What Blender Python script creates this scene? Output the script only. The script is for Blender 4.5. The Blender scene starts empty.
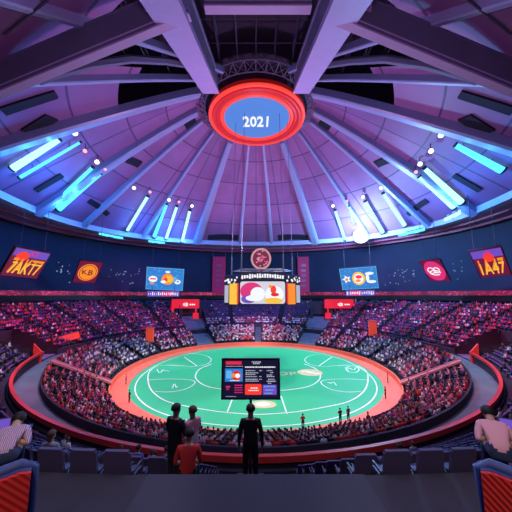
import bpy, math, random
import numpy as np
from mathutils import Vector, Matrix
random.seed(7)
rng = np.random.default_rng(7)
scn = bpy.context.scene
COL = scn.collection
PI = math.pi
def R(d): return math.radians(d)

# ------------------------------------------------------------------ camera
EYE = Vector((0, -62, 16)); FPX = 276.0; TILT = math.atan(39 / FPX)
cd = bpy.data.cameras.new('camera'); cam = bpy.data.objects.new('camera', cd); COL.objects.link(cam)
cam.location = EYE; cam.rotation_euler = (PI / 2 + TILT, 0, 0)
cd.sensor_width = 36; cd.lens = 36 * FPX / 512; cd.clip_end = 500; cd.clip_start = .05
scn.camera = cam
def ray(x, y):
    u = (x - 256) / FPX; v = (256 - y) / FPX
    return Vector((u, math.cos(TILT) - v * math.sin(TILT), math.sin(TILT) + v * math.cos(TILT)))
def at_z(x, y, z):
    d = ray(x, y); return EYE + d * ((z - EYE.z) / d.z)
def at_y(x, y, Y):
    d = ray(x, y); return EYE + d * ((Y - EYE.y) / d.y)
CT, ST = math.cos(TILT), math.sin(TILT)
def px(P):
    x, y, z = P[0], P[1] + 62, P[2] - 16
    w = y * CT + z * ST
    if w < .3: return (-999, -999)
    return (256 + FPX * x / w, 256 - FPX * (-y * ST + z * CT) / w)

# ------------------------------------------------------------------ materials
def mat(name, col, rough=.6, metal=0., emit=None, es=1., noise=0., nscale=3., spec=.4):
    m = bpy.data.materials.new(name); m.use_nodes = True
    nt = m.node_tree; b = nt.nodes['Principled BSDF']
    b.inputs['Base Color'].default_value = (*col, 1)
    b.inputs['Roughness'].default_value = rough; b.inputs['Metallic'].default_value = metal
    b.inputs['Specular IOR Level'].default_value = spec
    if emit:
        b.inputs['Emission Color'].default_value = (*emit, 1); b.inputs['Emission Strength'].default_value = es
    if noise:
        n = nt.nodes.new('ShaderNodeTexNoise'); n.inputs['Scale'].default_value = nscale; n.inputs['Detail'].default_value = 4
        tc = nt.nodes.new('ShaderNodeTexCoord'); nt.links.new(tc.outputs['Object'], n.inputs['Vector'])
        mx = nt.nodes.new('ShaderNodeMix'); mx.data_type = 'RGBA'
        mx.inputs['A'].default_value = (*[c * (1 - noise) for c in col], 1)
        mx.inputs['B'].default_value = (*[min(1, c * (1 + noise)) for c in col], 1)
        nt.links.new(n.outputs['Fac'], mx.inputs['Factor']); nt.links.new(mx.outputs['Result'], b.inputs['Base Color'])
    return m
def emi(name, col, s=1.):
    return mat(name, (.01, .01, .01), .5, emit=col, es=s)
M = dict(
    concrete=mat('dark_concrete', (.035, .03, .05), .8, noise=.4, nscale=.6),
    riser=mat('terrace_concrete', (.03, .025, .04), .85, noise=.4, nscale=.8),
    gang=mat('grey_blue_walkway', (.14, .21, .22), .6, noise=.35, nscale=.5),
    ramp=mat('grey_blue_ramp', (.16, .2, .3), .7, noise=.3, nscale=.5),
    green=mat('green_field', (.03, .50, .21), .55, noise=.06, nscale=.25),
    white=mat('white_paint', (.85, .87, .82), .5),
    beige=mat('beige_paint', (.75, .62, .3), .5, noise=.25, nscale=1.5),
    salmon=mat('salmon_track', (.80, .17, .10), .6, noise=.15, nscale=.8),
    salmon2=mat('salmon_walkway', (.55, .24, .24), .6, noise=.2, nscale=.8),
    orange=mat('self_lit_orange', (.85, .13, .05), .5, emit=(1., .10, .04), es=.35),  # own glow in the colour keeps the pillars bright
    wall=mat('navy_wall', (.010, .016, .06), .7, noise=.35, nscale=.15),
    soffit=mat('purple_soffit', (.28, .20, .46), .5, noise=.15, nscale=.1),
    lip=mat('pale_lip', (.40, .38, .60), .4),
    trimred=mat('maroon_trim', (.40, .07, .16), .4),
    rib=mat('blue_grey_rib', (.25, .25, .40), .4, noise=.12, nscale=.4),
    girder=mat('grey_girder', (.12, .11, .17), .5, noise=.15, nscale=.4),
    flange=mat('mauve_flange', (.42, .30, .48), .5, noise=.1, nscale=.5),
    steel=mat('dark_steel', (.05, .04, .07), .5, metal=.3),
    black=mat('black_metal', (.012, .012, .018), .4),
    deck=mat('dark_roof_deck', (.03, .02, .04), .9),
    slot=mat('dark_slot', (.010, .006, .016), .9),
    navy=mat('navy_padding', (.03, .045, .16), .5),
    seat=mat('navy_seat', (.07, .05, .12), .45),
    seat2=mat('navy_seat_shell', (.13, .07, .20), .5),
    seatdark=mat('black_seat_shell', (.02, .015, .03), .6), cream=emi('crest_cream', (.62, .30, .34), 1.), screenpale=emi('screen_pale', (.68, .66, .74), 1.),
    frame=mat('seat_frame_metal', (.06, .06, .08), .4, metal=.5),
    lamp=mat('black_lamp_housing', (.02, .02, .03), .4, metal=.4),
    cable=mat('steel_cable', (.2, .2, .28), .4, metal=.5),
    redpanel=mat('red_ribbed_fabric', (.50, .012, .010), .7),
    railred=mat('red_rail', (.85, .06, .04), .45),
    glow_cyan=emi('cyan_beam_glow', (.10, .80, 1.0), 1.5),  # light of the beams put into a solid's colour
    glow_white=emi('white_cyan_beam_glow', (.45, .93, 1.0), 1.5),
    glow_blue=emi('blue_led', (.03, .35, .9), 1.0),
    lampwhite=emi('white_lamp', (.85, .95, 1.), 2.2),
    lamppink=emi('pink_lamp', (1., .35, .45), 1.6),
    flood=emi('flood_lamp', (.80, .95, 1.), 6.),
    neon=emi('red_neon', (.62, .008, .008), 1.),
    neon2=emi('bright_neon', (1., .05, .03), 1.15),
    neondark=mat('maroon_ring', (.25, .01, .01), .4, emit=(.25, .005, .005), es=.5),
    skyblue=emi('blue_sign_face', (.075, .23, .72), 1.),
    swhite=emi('screen_white', (.92, .95, 1.), 1.),
    swhite2=emi('screen_dim_white', (.45, .47, .6), 1.),
    sblue=emi('screen_blue', (.025, .22, .66), 1.),
    slblue=emi('screen_light_blue', (.12, .45, .85), 1.),
    sorange=emi('screen_orange', (1., .28, .02), 1.),
    syellow=emi('screen_yellow', (1., .55, .05), 1.),
    sred=emi('screen_red', (.75, .02, .03), 1.),
    sredbright=emi('screen_bright_red', (.95, .05, .03), 1.),
    spink=emi('screen_pink', (.75, .03, .20), 1.),
    smaroon=emi('screen_maroon', (.16, .008, .05), 1.),
    spurple=emi('screen_purple', (.16, .08, .55), 1.),
    sdark=emi('screen_dark', (.008, .006, .03), 1.),
    signred=emi('sign_red', (.80, .015, .045), 1.),
    banner=mat('magenta_banner_glow', (.35, .02, .10), .7, emit=(.20, .008, .055), es=.5),  # weak glow added to the cloth colour
    wlamp=emi('pale_wall_lamp', (.5, .65, 1.), .45),
    skin=mat('skin', (.55, .30, .20), .6), skin2=mat('brown_skin', (.25, .12, .07), .6),
    hair=mat('dark_hair', (.02, .014, .012), .6), hair2=mat('brown_hair', (.10, .05, .025), .6),
    dark=mat('black_cloth', (.015, .015, .022), .8), denim=mat('navy_cloth', (.03, .04, .10), .8),
    cred=mat('red_cloth', (.60, .03, .03), .8), cwhite=mat('white_cloth', (.75, .72, .75), .8),
    cpink=mat('pink_cloth', (.75, .35, .42), .8), cblue=mat('blue_cloth', (.06, .10, .40), .8),
    cmag=mat('magenta_cloth', (.50, .05, .22), .8), cgrey=mat('grey_cloth', (.25, .25, .30), .8),
    cstripe=mat('striped_cloth', (.7, .5, .6), .8),
)
def ribbed(m, sc, c1, c2, axis='X'):
    nt = m.node_tree; b = nt.nodes['Principled BSDF']
    w = nt.nodes.new('ShaderNodeTexWave'); w.bands_direction = axis; w.inputs['Scale'].default_value = sc
    tc = nt.nodes.new('ShaderNodeTexCoord'); nt.links.new(tc.outputs['Object'], w.inputs['Vector'])
    mx = nt.nodes.new('ShaderNodeMix'); mx.data_type = 'RGBA'
    mx.inputs['A'].default_value = (*c1, 1); mx.inputs['B'].default_value = (*c2, 1)
    nt.links.new(w.outputs['Fac'], mx.inputs['Factor']); nt.links.new(mx.outputs['Result'], b.inputs['Base Color'])
    bp = nt.nodes.new('ShaderNodeBump'); bp.inputs['Strength'].default_value = .5; bp.inputs['Distance'].default_value = .02
    nt.links.new(w.outputs['Fac'], bp.inputs['Height']); nt.links.new(bp.outputs['Normal'], b.inputs['Normal'])
ribbed(M['redpanel'], 9, (.42, .006, .006), (.62, .02, .015), 'DIAGONAL')
ribbed(M['cstripe'], 12, (.75, .5, .62), (.30, .18, .36))

# dome skin: panels with seams (UV = metres along the ring, metres down the slope)
def dome_mat():
    m = mat('purple_roof_panels', (.22, .09, .22), .6)
    nt = m.node_tree; b = nt.nodes['Principled BSDF']
    uv = nt.nodes.new('ShaderNodeUVMap'); uv.uv_map = 'uv'
    br = nt.nodes.new('ShaderNodeTexBrick'); br.offset = 0; br.inputs['Scale'].default_value = 1
    br.inputs['Brick Width'].default_value = 1; br.inputs['Row Height'].default_value = 1
    br.inputs['Mortar Size'].default_value = .022; br.inputs['Mortar Smooth'].default_value = .3
    br.inputs['Color1'].default_value = (.27, .105, .25, 1); br.inputs['Color2'].default_value = (.20, .075, .20, 1)
    br.inputs['Mortar'].default_value = (.07, .03, .09, 1)
    nt.links.new(uv.outputs['UV'], br.inputs['Vector'])
    n = nt.nodes.new('ShaderNodeTexNoise'); n.inputs['Scale'].default_value = 1.2; n.inputs['Detail'].default_value = 6
    nt.links.new(uv.outputs['UV'], n.inputs['Vector'])
    mp = nt.nodes.new('ShaderNodeMapRange'); mp.inputs['To Min'].default_value = .65; mp.inputs['To Max'].default_value = 1.3
    nt.links.new(n.outputs['Fac'], mp.inputs['Value'])
    mx = nt.nodes.new('ShaderNodeMix'); mx.data_type = 'RGBA'; mx.blend_type = 'MULTIPLY'; mx.inputs['Factor'].default_value = 1
    nt.links.new(br.outputs['Color'], mx.inputs['A']); nt.links.new(mp.outputs['Result'], mx.inputs['B'])
    nt.links.new(mx.outputs['Result'], b.inputs['Base Color'])
    return m
M['dome'] = dome_mat()
# LED ribbon: running lettering-like bright dashes on red (UV = metres)
def ribbon_mat():
    m = mat('red_led_ribbon', (.02, .005, .01), .5)
    nt = m.node_tree; b = nt.nodes['Principled BSDF']
    uv = nt.nodes.new('ShaderNodeUVMap'); uv.uv_map = 'uv'
    mpn = nt.nodes.new('ShaderNodeMapping'); mpn.inputs['Scale'].default_value = (1.6, 2.2, 1)
    nt.links.new(uv.outputs['UV'], mpn.inputs['Vector'])
    n = nt.nodes.new('ShaderNodeTexVoronoi'); n.inputs['Scale'].default_value = 1.
    nt.links.new(mpn.outputs['Vector'], n.inputs['Vector'])
    n2 = nt.nodes.new('ShaderNodeTexNoise'); n2.inputs['Scale'].default_value = .12
    nt.links.new(uv.outputs['UV'], n2.inputs['Vector'])
    cr = nt.nodes.new('ShaderNodeValToRGB'); e = cr.color_ramp.elements
    e[0].position = .25; e[0].color = (.75, .12, .25, 1); e[1].position = .42; e[1].color = (.30, .012, .07, 1)
    nt.links.new(n.outputs['Distance'], cr.inputs['Fac'])
    mp = nt.nodes.new('ShaderNodeMapRange'); mp.inputs['From Min'].default_value = .35; mp.inputs['From Max'].default_value = .65
    mp.inputs['To Min'].default_value = .25; mp.inputs['To Max'].default_value = 1.1
    nt.links.new(n2.outputs['Fac'], mp.inputs['Value'])
    nt.links.new(cr.outputs['Color'], b.inputs['Emission Color']); nt.links.new(mp.outputs['Result'], b.inputs['Emission Strength'])
    return m
M['ribbon'] = ribbon_mat()
def vcol_mat(name, rough):
    m = mat(name, (.5, .5, .5), rough)
    a = m.node_tree.nodes.new('ShaderNodeVertexColor'); a.layer_name = 'cloth'
    m.node_tree.links.new(a.outputs['Color'], m.node_tree.nodes['Principled BSDF'].inputs['Base Color'])
    return m
M['crowd'] = vcol_mat('crowd_clothing', .8)

# ------------------------------------------------------------------ mesh helpers
class MB:
    def __init__(s): s.v = []; s.f = []; s.m = []; s.uv = []
    def face(s, ids, mi=0): s.f.append(tuple(ids)); s.m.append(mi)
    def add(s, vs): i = len(s.v); s.v += [tuple(p) for p in vs]; return i
    def quad(s, a, b, c, d, mi=0):
        i = s.add([a, b, c, d]); s.face((i, i + 1, i + 2, i + 3), mi)
    def box(s, c, size, mi=0, rot=None, taper=1.):
        hx, hy, hz = [k / 2 for k in size]; P = []
        for z, t in ((-hz, 1), (hz, taper)):
            for x, y in ((-hx, -hy), (hx, -hy), (hx, hy), (-hx, hy)): P.append(Vector((x * t, y * t, z)))
        if rot is not None: P = [rot @ p for p in P]
        i = s.add([Vector(c) + p for p in P])
        for q in ((3, 2, 1, 0), (4, 5, 6, 7), (0, 1, 5, 4), (1, 2, 6, 5), (2, 3, 7, 6), (3, 0, 4, 7)): s.face([i + k for k in q], mi)
    def tube(s, pts, r, n=6, mi=0, cap=True, r2=None):
        pts = [Vector(p) for p in pts]; rings = []
        for k, p in enumerate(pts):
            t = (pts[min(k + 1, len(pts) - 1)] - pts[max(k - 1, 0)]).normalized()
            a = t.cross(Vector((0, 0, 1)));
            if a.length < .01: a = t.cross(Vector((1, 0, 0)))
            a.normalize(); b = t.cross(a)
            rr = r if r2 is None else r + (r2 - r) * k / (len(pts) - 1)
            rings.append(s.add([p + a * (rr * math.cos(2 * PI * j / n)) + b * (rr * math.sin(2 * PI * j / n)) for j in range(n)]))
        for q in range(len(rings) - 1):
            for j in range(n):
                s.face((rings[q] + j, rings[q] + (j + 1) % n, rings[q + 1] + (j + 1) % n, rings[q + 1] + j), mi)
        if cap:
            s.face([rings[0] + j for j in range(n)][::-1], mi); s.face([rings[-1] + j for j in range(n)], mi)
    def lathe(s, prof, n=16, mi=0, M4=None, cap=True):
        rings = []
        for r, z in prof:
            P = [Vector((r * math.cos(2 * PI * j / n), r * math.sin(2 * PI * j / n), z)) for j in range(n)]
            if M4 is not None: P = [M4 @ p for p in P]
            rings.append(s.add(P))
        for q in range(len(rings) - 1):
            for j in range(n):
                s.face((rings[q] + j, rings[q] + (j + 1) % n, rings[q + 1] + (j + 1) % n, rings[q + 1] + j), mi)
        if cap:
            s.face([rings[0] + j for j in range(n)][::-1], mi); s.face([rings[-1] + j for j in range(n)], mi)
    def prism(s, poly, M4, depth, mi=0):
        n = len(poly)
        a = s.add([M4 @ Vector((x, y, 0)) for x, y in poly]); b = s.add([M4 @ Vector((x, y, depth)) for x, y in poly])
        s.face([b + k for k in range(n)], mi); s.face([a + k for k in range(n)][::-1], mi)
        for k in range(n): s.face((a + k, a + (k + 1) % n, b + (k + 1) % n, b + k), mi)
    def build(s, name, mats, parent=None, smooth=False):
        me = bpy.data.meshes.new(name); me.from_pydata(s.v, [], s.f)
        for m in (mats if isinstance(mats, (list, tuple)) else [mats]): me.materials.append(m if not isinstance(m, str) else M[m])
        me.polygons.foreach_set('material_index', s.m)
        if smooth: me.polygons.foreach_set('use_smooth', [True] * len(s.f))
        if s.uv:
            l = me.uv_layers.new(name='uv'); vi = np.empty(len(me.loops), int); me.loops.foreach_get('vertex_index', vi)
            l.data.foreach_set('uv', np.array(s.uv, float)[vi].ravel())
        me.update()
        o = bpy.data.objects.new(name, me); COL.objects.link(o)
        if parent: o.parent = parent
        return o
def tag(o, label, cat, group=None, kind=None):
    o['label'] = label; o['category'] = cat
    if group: o['group'] = group
    if kind: o['kind'] = kind
    return o
def struct(o, label=None):
    o['kind'] = 'structure'
    if label: o['label'] = label
    return o
def empty(name, loc, rot=None):
    o = bpy.data.objects.new(name, None); COL.objects.link(o); o.location = loc
    if rot is not None: o.rotation_euler = rot if not isinstance(rot, Matrix) else rot.to_euler()
    o.empty_display_size = .3
    return o
def copy_tree(o, parent=None):
    c = o.copy(); COL.objects.link(c)
    if parent: c.parent = parent
    for ch in list(o.children): copy_tree(ch, c)
    return c
def text_mb(s, size, shear=0., bold=0., align='CENTER', sx=1.):
    cu = bpy.data.curves.new('t', 'FONT'); cu.body = s; cu.size = size; cu.align_x = align; cu.align_y = 'CENTER'
    cu.shear = shear; cu.offset = bold; cu.resolution_u = 2; cu.extrude = .01 * size
    o = bpy.data.objects.new('t', cu); COL.objects.link(o)
    dg = bpy.context.evaluated_depsgraph_get(); me = o.evaluated_get(dg).to_mesh()
    mb = MB(); mb.add([(v.co.x * sx, v.co.y, v.co.z) for v in me.vertices])
    for p in me.polygons: mb.face(list(p.vertices))
    o.evaluated_get(dg).to_mesh_clear(); bpy.data.objects.remove(o); bpy.data.curves.remove(cu)
    return mb
def shift(mb, x, y, z=0.):
    mb.v = [(a + x, b + y, c + z) for a, b, c in mb.v]; return mb
def ell(a, b, n=24, cx=0, cy=0): return [(cx + a * math.cos(2 * PI * k / n), cy + b * math.sin(2 * PI * k / n)) for k in range(n)]
def rect(w, h, cx=0, cy=0): return [(cx - w / 2, cy - h / 2), (cx + w / 2, cy - h / 2), (cx + w / 2, cy + h / 2), (cx - w / 2, cy + h / 2)]
BLOCK = []
def rrect(w, h, r, cx=0, cy=0):
    o = []
    for sx, sy, a0 in ((1, 1, 0), (-1, 1, 90), (-1, -1, 180), (1, -1, 270)):
        for k in range(4): o.append((cx + sx * (w / 2 - r) + r * math.cos(R(a0 + 30 * k)), cy + sy * (h / 2 - r) + r * math.sin(R(a0 + 30 * k))))
    return o
def Tz(z): return Matrix.Translation((0, 0, z))

# ------------------------------------------------------------------ plan of the hall (theta: 0 = far side, + = right)
def polar(a, bf, bn, th, n=2.):
    s, c = abs(math.sin(th)), math.cos(th); b = bf if c > 0 else bn; c = abs(c)
    return ((s / a) ** n + (c / b) ** n) ** (-1 / n)
def P(r, th, z): return Vector((r * math.sin(th), r * math.cos(th), z))
def r_field(t): return polar(24.2, 27.2, 26.6, t, 2.1)
def r_track(t): return r_field(t) + 2.7
def r_low0(t): return r_track(t) + .6
def r_low1(t): return polar(36.2, 40.5, 40.8, t, 1.85)
def gw(t):
    a = abs(math.degrees(math.atan2(math.sin(t), math.cos(t)))); k = min(1, max(0, (a - 88) / 14)); return 1.1 + 1.8 * k * k * (3 - 2 * k)
def r_go(t): return r_low1(t) + gw(t)
def r_up0(t): return r_go(t) + .4
def r_up1(t): return polar(58, 52.3, 58, t)
def r_wall(t): return polar(60.5, 54, 74, t)
def r_rim(t): return polar(49, 37.3, 62, t)
ZL0, ZL1, ZG, ZU0, ZU1 = 1.0, 4.4, 4.6, 5.5, 13.0
ZRIM, ZAPEX, RAPEX = 34., 61., 13.5
NL, NU = 9, 13
def adeg(t):
    return math.degrees(math.atan2(math.sin(t), math.cos(t)))
def far_vom(t): return 25.5 < abs(adeg(t)) < 36.
def side_vom(t): return 99. < abs(adeg(t)) < 109.
def low_r(k, t): a, b = r_low0(t), r_low1(t); return a + (b - a) * k / NL
def up_r(k, t): a, b = r_up0(t), r_up1(t); return a + (b - a) * k / NU
def low_z(k): return ZL0 + (ZL1 - ZL0) * k / (NL - 1)
def up_z(k): return ZU0 + (ZU1 - ZU0) * k / (NU - 1)
def ring(mb, prof, t0=-PI, t1=PI, n=180, mi=0, uv=False, skip=None):
    base = []
    for k in range(n + 1):
        t = t0 + (t1 - t0) * k / n; pts = []
        for fr, z in prof:
            r = fr(t) if callable(fr) else fr; zz = z(t) if callable(z) else z
            pts.append(P(r, t, zz))
        i = mb.add(pts); base.append(i)
        if uv:
            for q, p_ in enumerate(pts): mb.uv.append((t * 55, p_.z))
    for k in range(n):
        t = t0 + (t1 - t0) * (k + .5) / n
        if skip and skip(t): continue
        for q in range(len(prof) - 1):
            mb.face((base[k] + q, base[k] + q + 1, base[k + 1] + q + 1, base[k + 1] + q), mi)
    return mb

# ground slab below everything
mb = MB(); i = mb.add([P(76, 2 * PI * k / 48, -.3) for k in range(48)]); mb.face(range(i, i + 48))
struct(mb.build('floor', 'concrete'), 'dark concrete arena floor')
# ------------------------------------------------------------------ the playing field
NF = 120
mb = MB(); i = mb.add([P(r_field(2 * PI * k / NF), 2 * PI * k / NF, 0) for k in range(NF)]); mb.face(list(range(i, i + NF))[::-1])
field = struct(mb.build('floor_playing_field', 'green'), 'bright green oval playing field with white lines')
def line(pts, w=.22, z=.02, closed=False):
    mb = MB(); pts = [Vector((p[0], p[1], 0)) for p in pts]; n = len(pts); L = []
    for k, p in enumerate(pts):
        a = pts[(k - 1) % n] if closed else pts[max(k - 1, 0)]; b = pts[(k + 1) % n] if closed else pts[min(k + 1, n - 1)]
        t = (b - a).normalized(); nn = Vector((-t.y, t.x, 0))
        L.append(mb.add([(p + nn * w / 2) + Vector((0, 0, z)), (p - nn * w / 2) + Vector((0, 0, z))]))
    for k in range(n if closed else n - 1):
        a, b = L[k], L[(k + 1) % n]; mb.face((a, a + 1, b + 1, b))
    return mb
def fpx(*pp): return [tuple(at_z(x, y, 0))[:2] for x, y in pp]
def smooth(pts, n=6):
    out = []; q = [pts[0]] + list(pts) + [pts[-1]]
    for k in range(1, len(q) - 2):
        p0, p1, p2, p3 = [np.array(v) for v in q[k - 1:k + 3]]
        for j in range(n):
            t = j / n; out.append(tuple(.5 * (2 * p1 + (p2 - p0) * t + (2 * p0 - 5 * p1 + 4 * p2 - p3) * t * t + (3 * p1 - p0 - 3 * p2 + p3) * t ** 3)))
    out.append(tuple(pts[-1])); return out
marks = [line([P(r_field(t) - 1.1, t, 0)[:2] for t in np.linspace(-PI, PI, 140)[:-1]], .2, closed=True)]
def sm(pp): return [(516 - x, y) for x, y in pp]
for F in (lambda q: q, sm):
    marks.append(line(smooth(fpx(*F([(178, 366), (160, 365.5), (150, 371), (148, 380), (152, 391), (166, 401), (190, 407), (220, 412)])))))
    marks.append(line(smooth(fpx(*F([(148.5, 380), (170, 379), (190, 380), (195, 383), (186, 389), (170, 392), (155, 391.5)]))), .18))
    marks.append(line(smooth(fpx(*F([(184, 357), (190, 361), (197, 366)]))), .25))
    marks.append(line(smooth(fpx(*F([(156, 366), (172, 365), (192, 366.5), (207, 364), (211, 359), (203, 355), (185, 353)]))), .18))
    marks.append(line(smooth(fpx(*F([(212, 364), (200, 369), (195.5, 376), (199, 382), (209, 387), (228, 390)]))), .26))
marks.append(line(smooth(fpx((228, 390), (258, 391.5), (288, 390)))))
marks.append(line(smooth(fpx((220, 412), (258, 414.5), (296, 412)))))
for a, b in (((232, 400), (227, 413)), ((281, 396), (287, 414))): marks.append(line(fpx(a, b), .2))
def squig(cx, cy, w, h, seed):
    r_ = random.Random(seed); pp = [(cx - w / 2 + w * k / 6, cy + r_.uniform(-h, h) / 2) for k in range(7)]
    return line(smooth(fpx(*pp)), .16)
marks += [squig(163, 371, 12, 5, 1), squig(175, 386, 7, 4, 2), squig(352, 369, 14, 6, 3), squig(332, 384, 9, 4, 4)]
marks.append(line(smooth(fpx((346, 369), (349, 366.5), (356, 366.5), (359, 369.5), (356, 372.5), (349, 372), (346, 369)))))
mm = MB()
for q in marks:
    i = mm.add(q.v)
    for f in q.f: mm.face([i + k for k in f])
mm.build('line_markings', 'white', field)
# beige lettering and the oval emblem in the middle
mb = text_mb('OP', 3.4, bold=.02, sx=.9); c = at_z(286.5, 374, 0); shift(mb, c.x, c.y, .02); mb.build('lettering', 'beige', field)
mb = MB(); c = at_z(310, 372.5, 0)
Mx = Matrix.Translation((c.x, c.y, .02)); mb.prism(ell(2.6, 2.6, 28), Mx, .01)
em = mb.build('centre_emblem', 'beige', field); mb = MB()
for q in range(3): mb.prism(ell(.95 - .1 * q, .45, 14, -.9 + q, .9 - .9 * q), Matrix.Translation((c.x, c.y, .035)), .01)
mb.build('emblem_mark', 'white', em)
mb = MB(); c = at_z(263, 404.5, 0); mb.prism(ell(2.0, 1.5, 24), Matrix.Translation((c.x, c.y, .02)), .01); em = mb.build('near_emblem', 'beige', field)
mb = MB(); mb.prism(ell(1.1, .8, 16), Matrix.Translation((c.x, c.y, .034)), .01); mb.build('emblem_mark', 'white', em)
# salmon track + low boards around it
mb = MB(); ring(mb, [(r_field, .0), (r_field, .08), (r_track, .10)])
ring(mb, [(r_track, .10), (r_track, 1.0), (lambda t: r_track(t) + .25, 1.0), (lambda t: r_track(t) + .25, -.2)], mi=1)
struct(mb.build('floor_track', ['salmon', 'salmon']), 'salmon coloured track ring with low boards around the green field')

# ------------------------------------------------------------------ terraces
def low_floor(t): return None
mb = MB(); NS = 216; dT = 2 * PI / NS
def in_cut(kind, k, t):
    if kind == 'low': return far_vom(t)
    if far_vom(t): return True
    return side_vom(t) and k <= 5
def terrace(kind):
    mb = MB(); N = NL if kind == 'low' else NU
    rf = low_r if kind == 'low' else up_r; zf = low_z if kind == 'low' else up_z
    zb = .1 if kind == 'low' else ZG
    for s in range(NS):
        t0, t1 = -PI + s * dT, -PI + (s + 1) * dT; tm = (t0 + t1) / 2
        prev = zb
        for k in range(N):
            cut = in_cut(kind, k, tm)
            if cut:
                z = (zb + (zf(k) - zb) * .72) if far_vom(tm) else ZG
                mi = 1
            else: z, mi = zf(k), 0
            a0, a1 = rf(k, t0), rf(k, t1); b0, b1 = rf(k + 1, t0), rf(k + 1, t1)
            mb.quad(P(a0, t0, prev), P(a0, t1, prev) if 0 else P(a1, t1, prev), P(a1, t1, z), P(a0, t0, z), mi)
            mb.quad(P(a0, t0, z), P(a1, t1, z), P(b1, t1, z), P(b0, t0, z), mi)
            prev = z
            for tt, tn in ((t0, tm - dT), (t1, tm + dT)):
                if cut and not in_cut(kind, k, tn):
                    mb.quad(P(rf(k, tt), tt, z), P(rf(k + 1, tt), tt, z), P(rf(k + 1, tt), tt, zf(k) + .9), P(rf(k, tt), tt, zf(k) + .9), 0)
        if kind == 'low':
            b0, b1 = rf(N, t0), rf(N, t1)
            mb.quad(P(b0, t0, prev), P(b1, t1, prev), P(b1, t1, ZG), P(b0, t0, ZG))
    return mb.build('floor_lower_terrace' if kind == 'low' else 'floor_upper_terrace', ['riser', 'ramp'])
struct(terrace('low'), 'dark stepped lower terrace'); struct(terrace('up'), 'dark stepped upper terrace')
mb = MB(); ring(mb, [(r_low1, ZG), (r_go, ZG)]); struct(mb.build('floor_gangway', 'gang'), 'grey blue curved walkway between lower and upper stands')
# walls either side of the gangway: back wall of the lower bowl, front wall of the upper stand with red rail
mb = MB(); ring(mb, [(lambda t: r_low1(t) - .1, ZG - 1), (lambda t: r_low1(t) - .1, ZG + .75), (lambda t: r_low1(t) + .1, ZG + .75), (lambda t: r_low1(t) + .1, ZG - .1)], skip=far_vom)
struct(mb.build('wall_lower_stand_back', 'concrete'))
near_only = lambda t: abs(adeg(t)) < 109
mb = MB(); ring(mb, [(lambda t: r_go(t) - .02, ZG - .1), (lambda t: r_go(t) - .02, ZG + 1.), (lambda t: r_go(t) + .3, ZG + 1.), (lambda t: r_go(t) + .3, ZG - .1)], skip=lambda t: far_vom(t) or side_vom(t))
struct(mb.build('wall_upper_stand_front', 'concrete'))
mb = MB(); ring(mb, [(lambda t: r_go(t) - .1, ZG + .9), (lambda t: r_go(t) - .1, ZG + 1.5), (lambda t: r_go(t) + .02, ZG + 1.5), (lambda t: r_go(t) + .02, ZG + .9)], skip=near_only); struct(mb.build('wall_walkway_parapet', 'concrete'))
mb = MB(); ring(mb, [(lambda t: r_go(t) - .22, ZG + 1.35), (lambda t: r_go(t) - .22, ZG + 1.72), (lambda t: r_go(t) + .1, ZG + 1.72), (lambda t: r_go(t) + .1, ZG + 1.35)], skip=near_only)
struct(mb.build('trim_1', 'railred'), 'red rail running along the outer edge of the curved walkway')
# red fins where the rail starts
for s in (-1, 1):
    mb = MB(); t = s * R(109.5); Q = [P(r_go(t) - .25, t, ZG), P(r_go(t) + .9, t, ZG + .3), P(r_go(t) + 1.0, t, ZG + 3.2), P(r_go(t) - .25, t, ZG + 1.75)]
    d = P(1, t + PI / 2, 0) * .25
    i = mb.add([q - d for q in Q] + [q + d for q in Q])
    for f in ((0, 1, 2, 3), (7, 6, 5, 4), (0, 4, 5, 1), (1, 5, 6, 2), (2, 6, 7, 3), (3, 7, 4, 0)): mb.face([i + k for k in f])
    struct(mb.build('wall_fin_%s' % ('left' if s < 0 else 'right'), 'railred'), 'red sloping end wall of the walkway rail on the %s' % ('left' if s < 0 else 'right'))
# outer platform behind the top row
mb = MB(); ring(mb, [(r_up1, ZU1), (r_up1, ZU1 + .15), (lambda t: r_wall(t) + .1, ZU1 + .15)])
struct(mb.build('floor_concourse', 'concrete'), 'dark platform behind the top row')
# aisles
AISLES = [R(a) for a in (-12, 12, -47, 47, -62, 62, -77, 77, -91, 91, -126, 126, -141, 141, -156, 156)]
def aisle(kind, t, w, m, name):
    mb = MB(); N = NL if kind == 'low' else NU; rf = low_r if kind == 'low' else up_r; zf = low_z if kind == 'low' else up_z
    rot = Matrix.Rotation(-t, 3, 'Z')
    for k in range(N):
        a, b = rf(k, t), rf(k + 1, t); prev = zf(k - 1) if k else (zf(0) - .4)
        mb.box(P((a + b) / 2, t, zf(k) + .015), (w, b - a, .05), 0, rot)
        mb.box(P(a - (b - a) * .22, t, (zf(k) + prev) / 2), (w, (b - a) * .45, .05 if k else .02), 0, rot)
    return struct(mb.build(name, m))
for t in AISLES:
    if abs(adeg(t)) > 20: aisle('low', t, 1.0, 'concrete', 'floor_aisle')
    aisle('up', t, 1.0, 'concrete', 'floor_aisle')
aisle('low', R(1.2), 2.0, 'ramp', 'floor_aisle')['label'] = 'grey stairway up the middle of the far stand'
aisle('up', PI, 3.6, 'concrete', 'floor_aisle')
AW = {}
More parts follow.
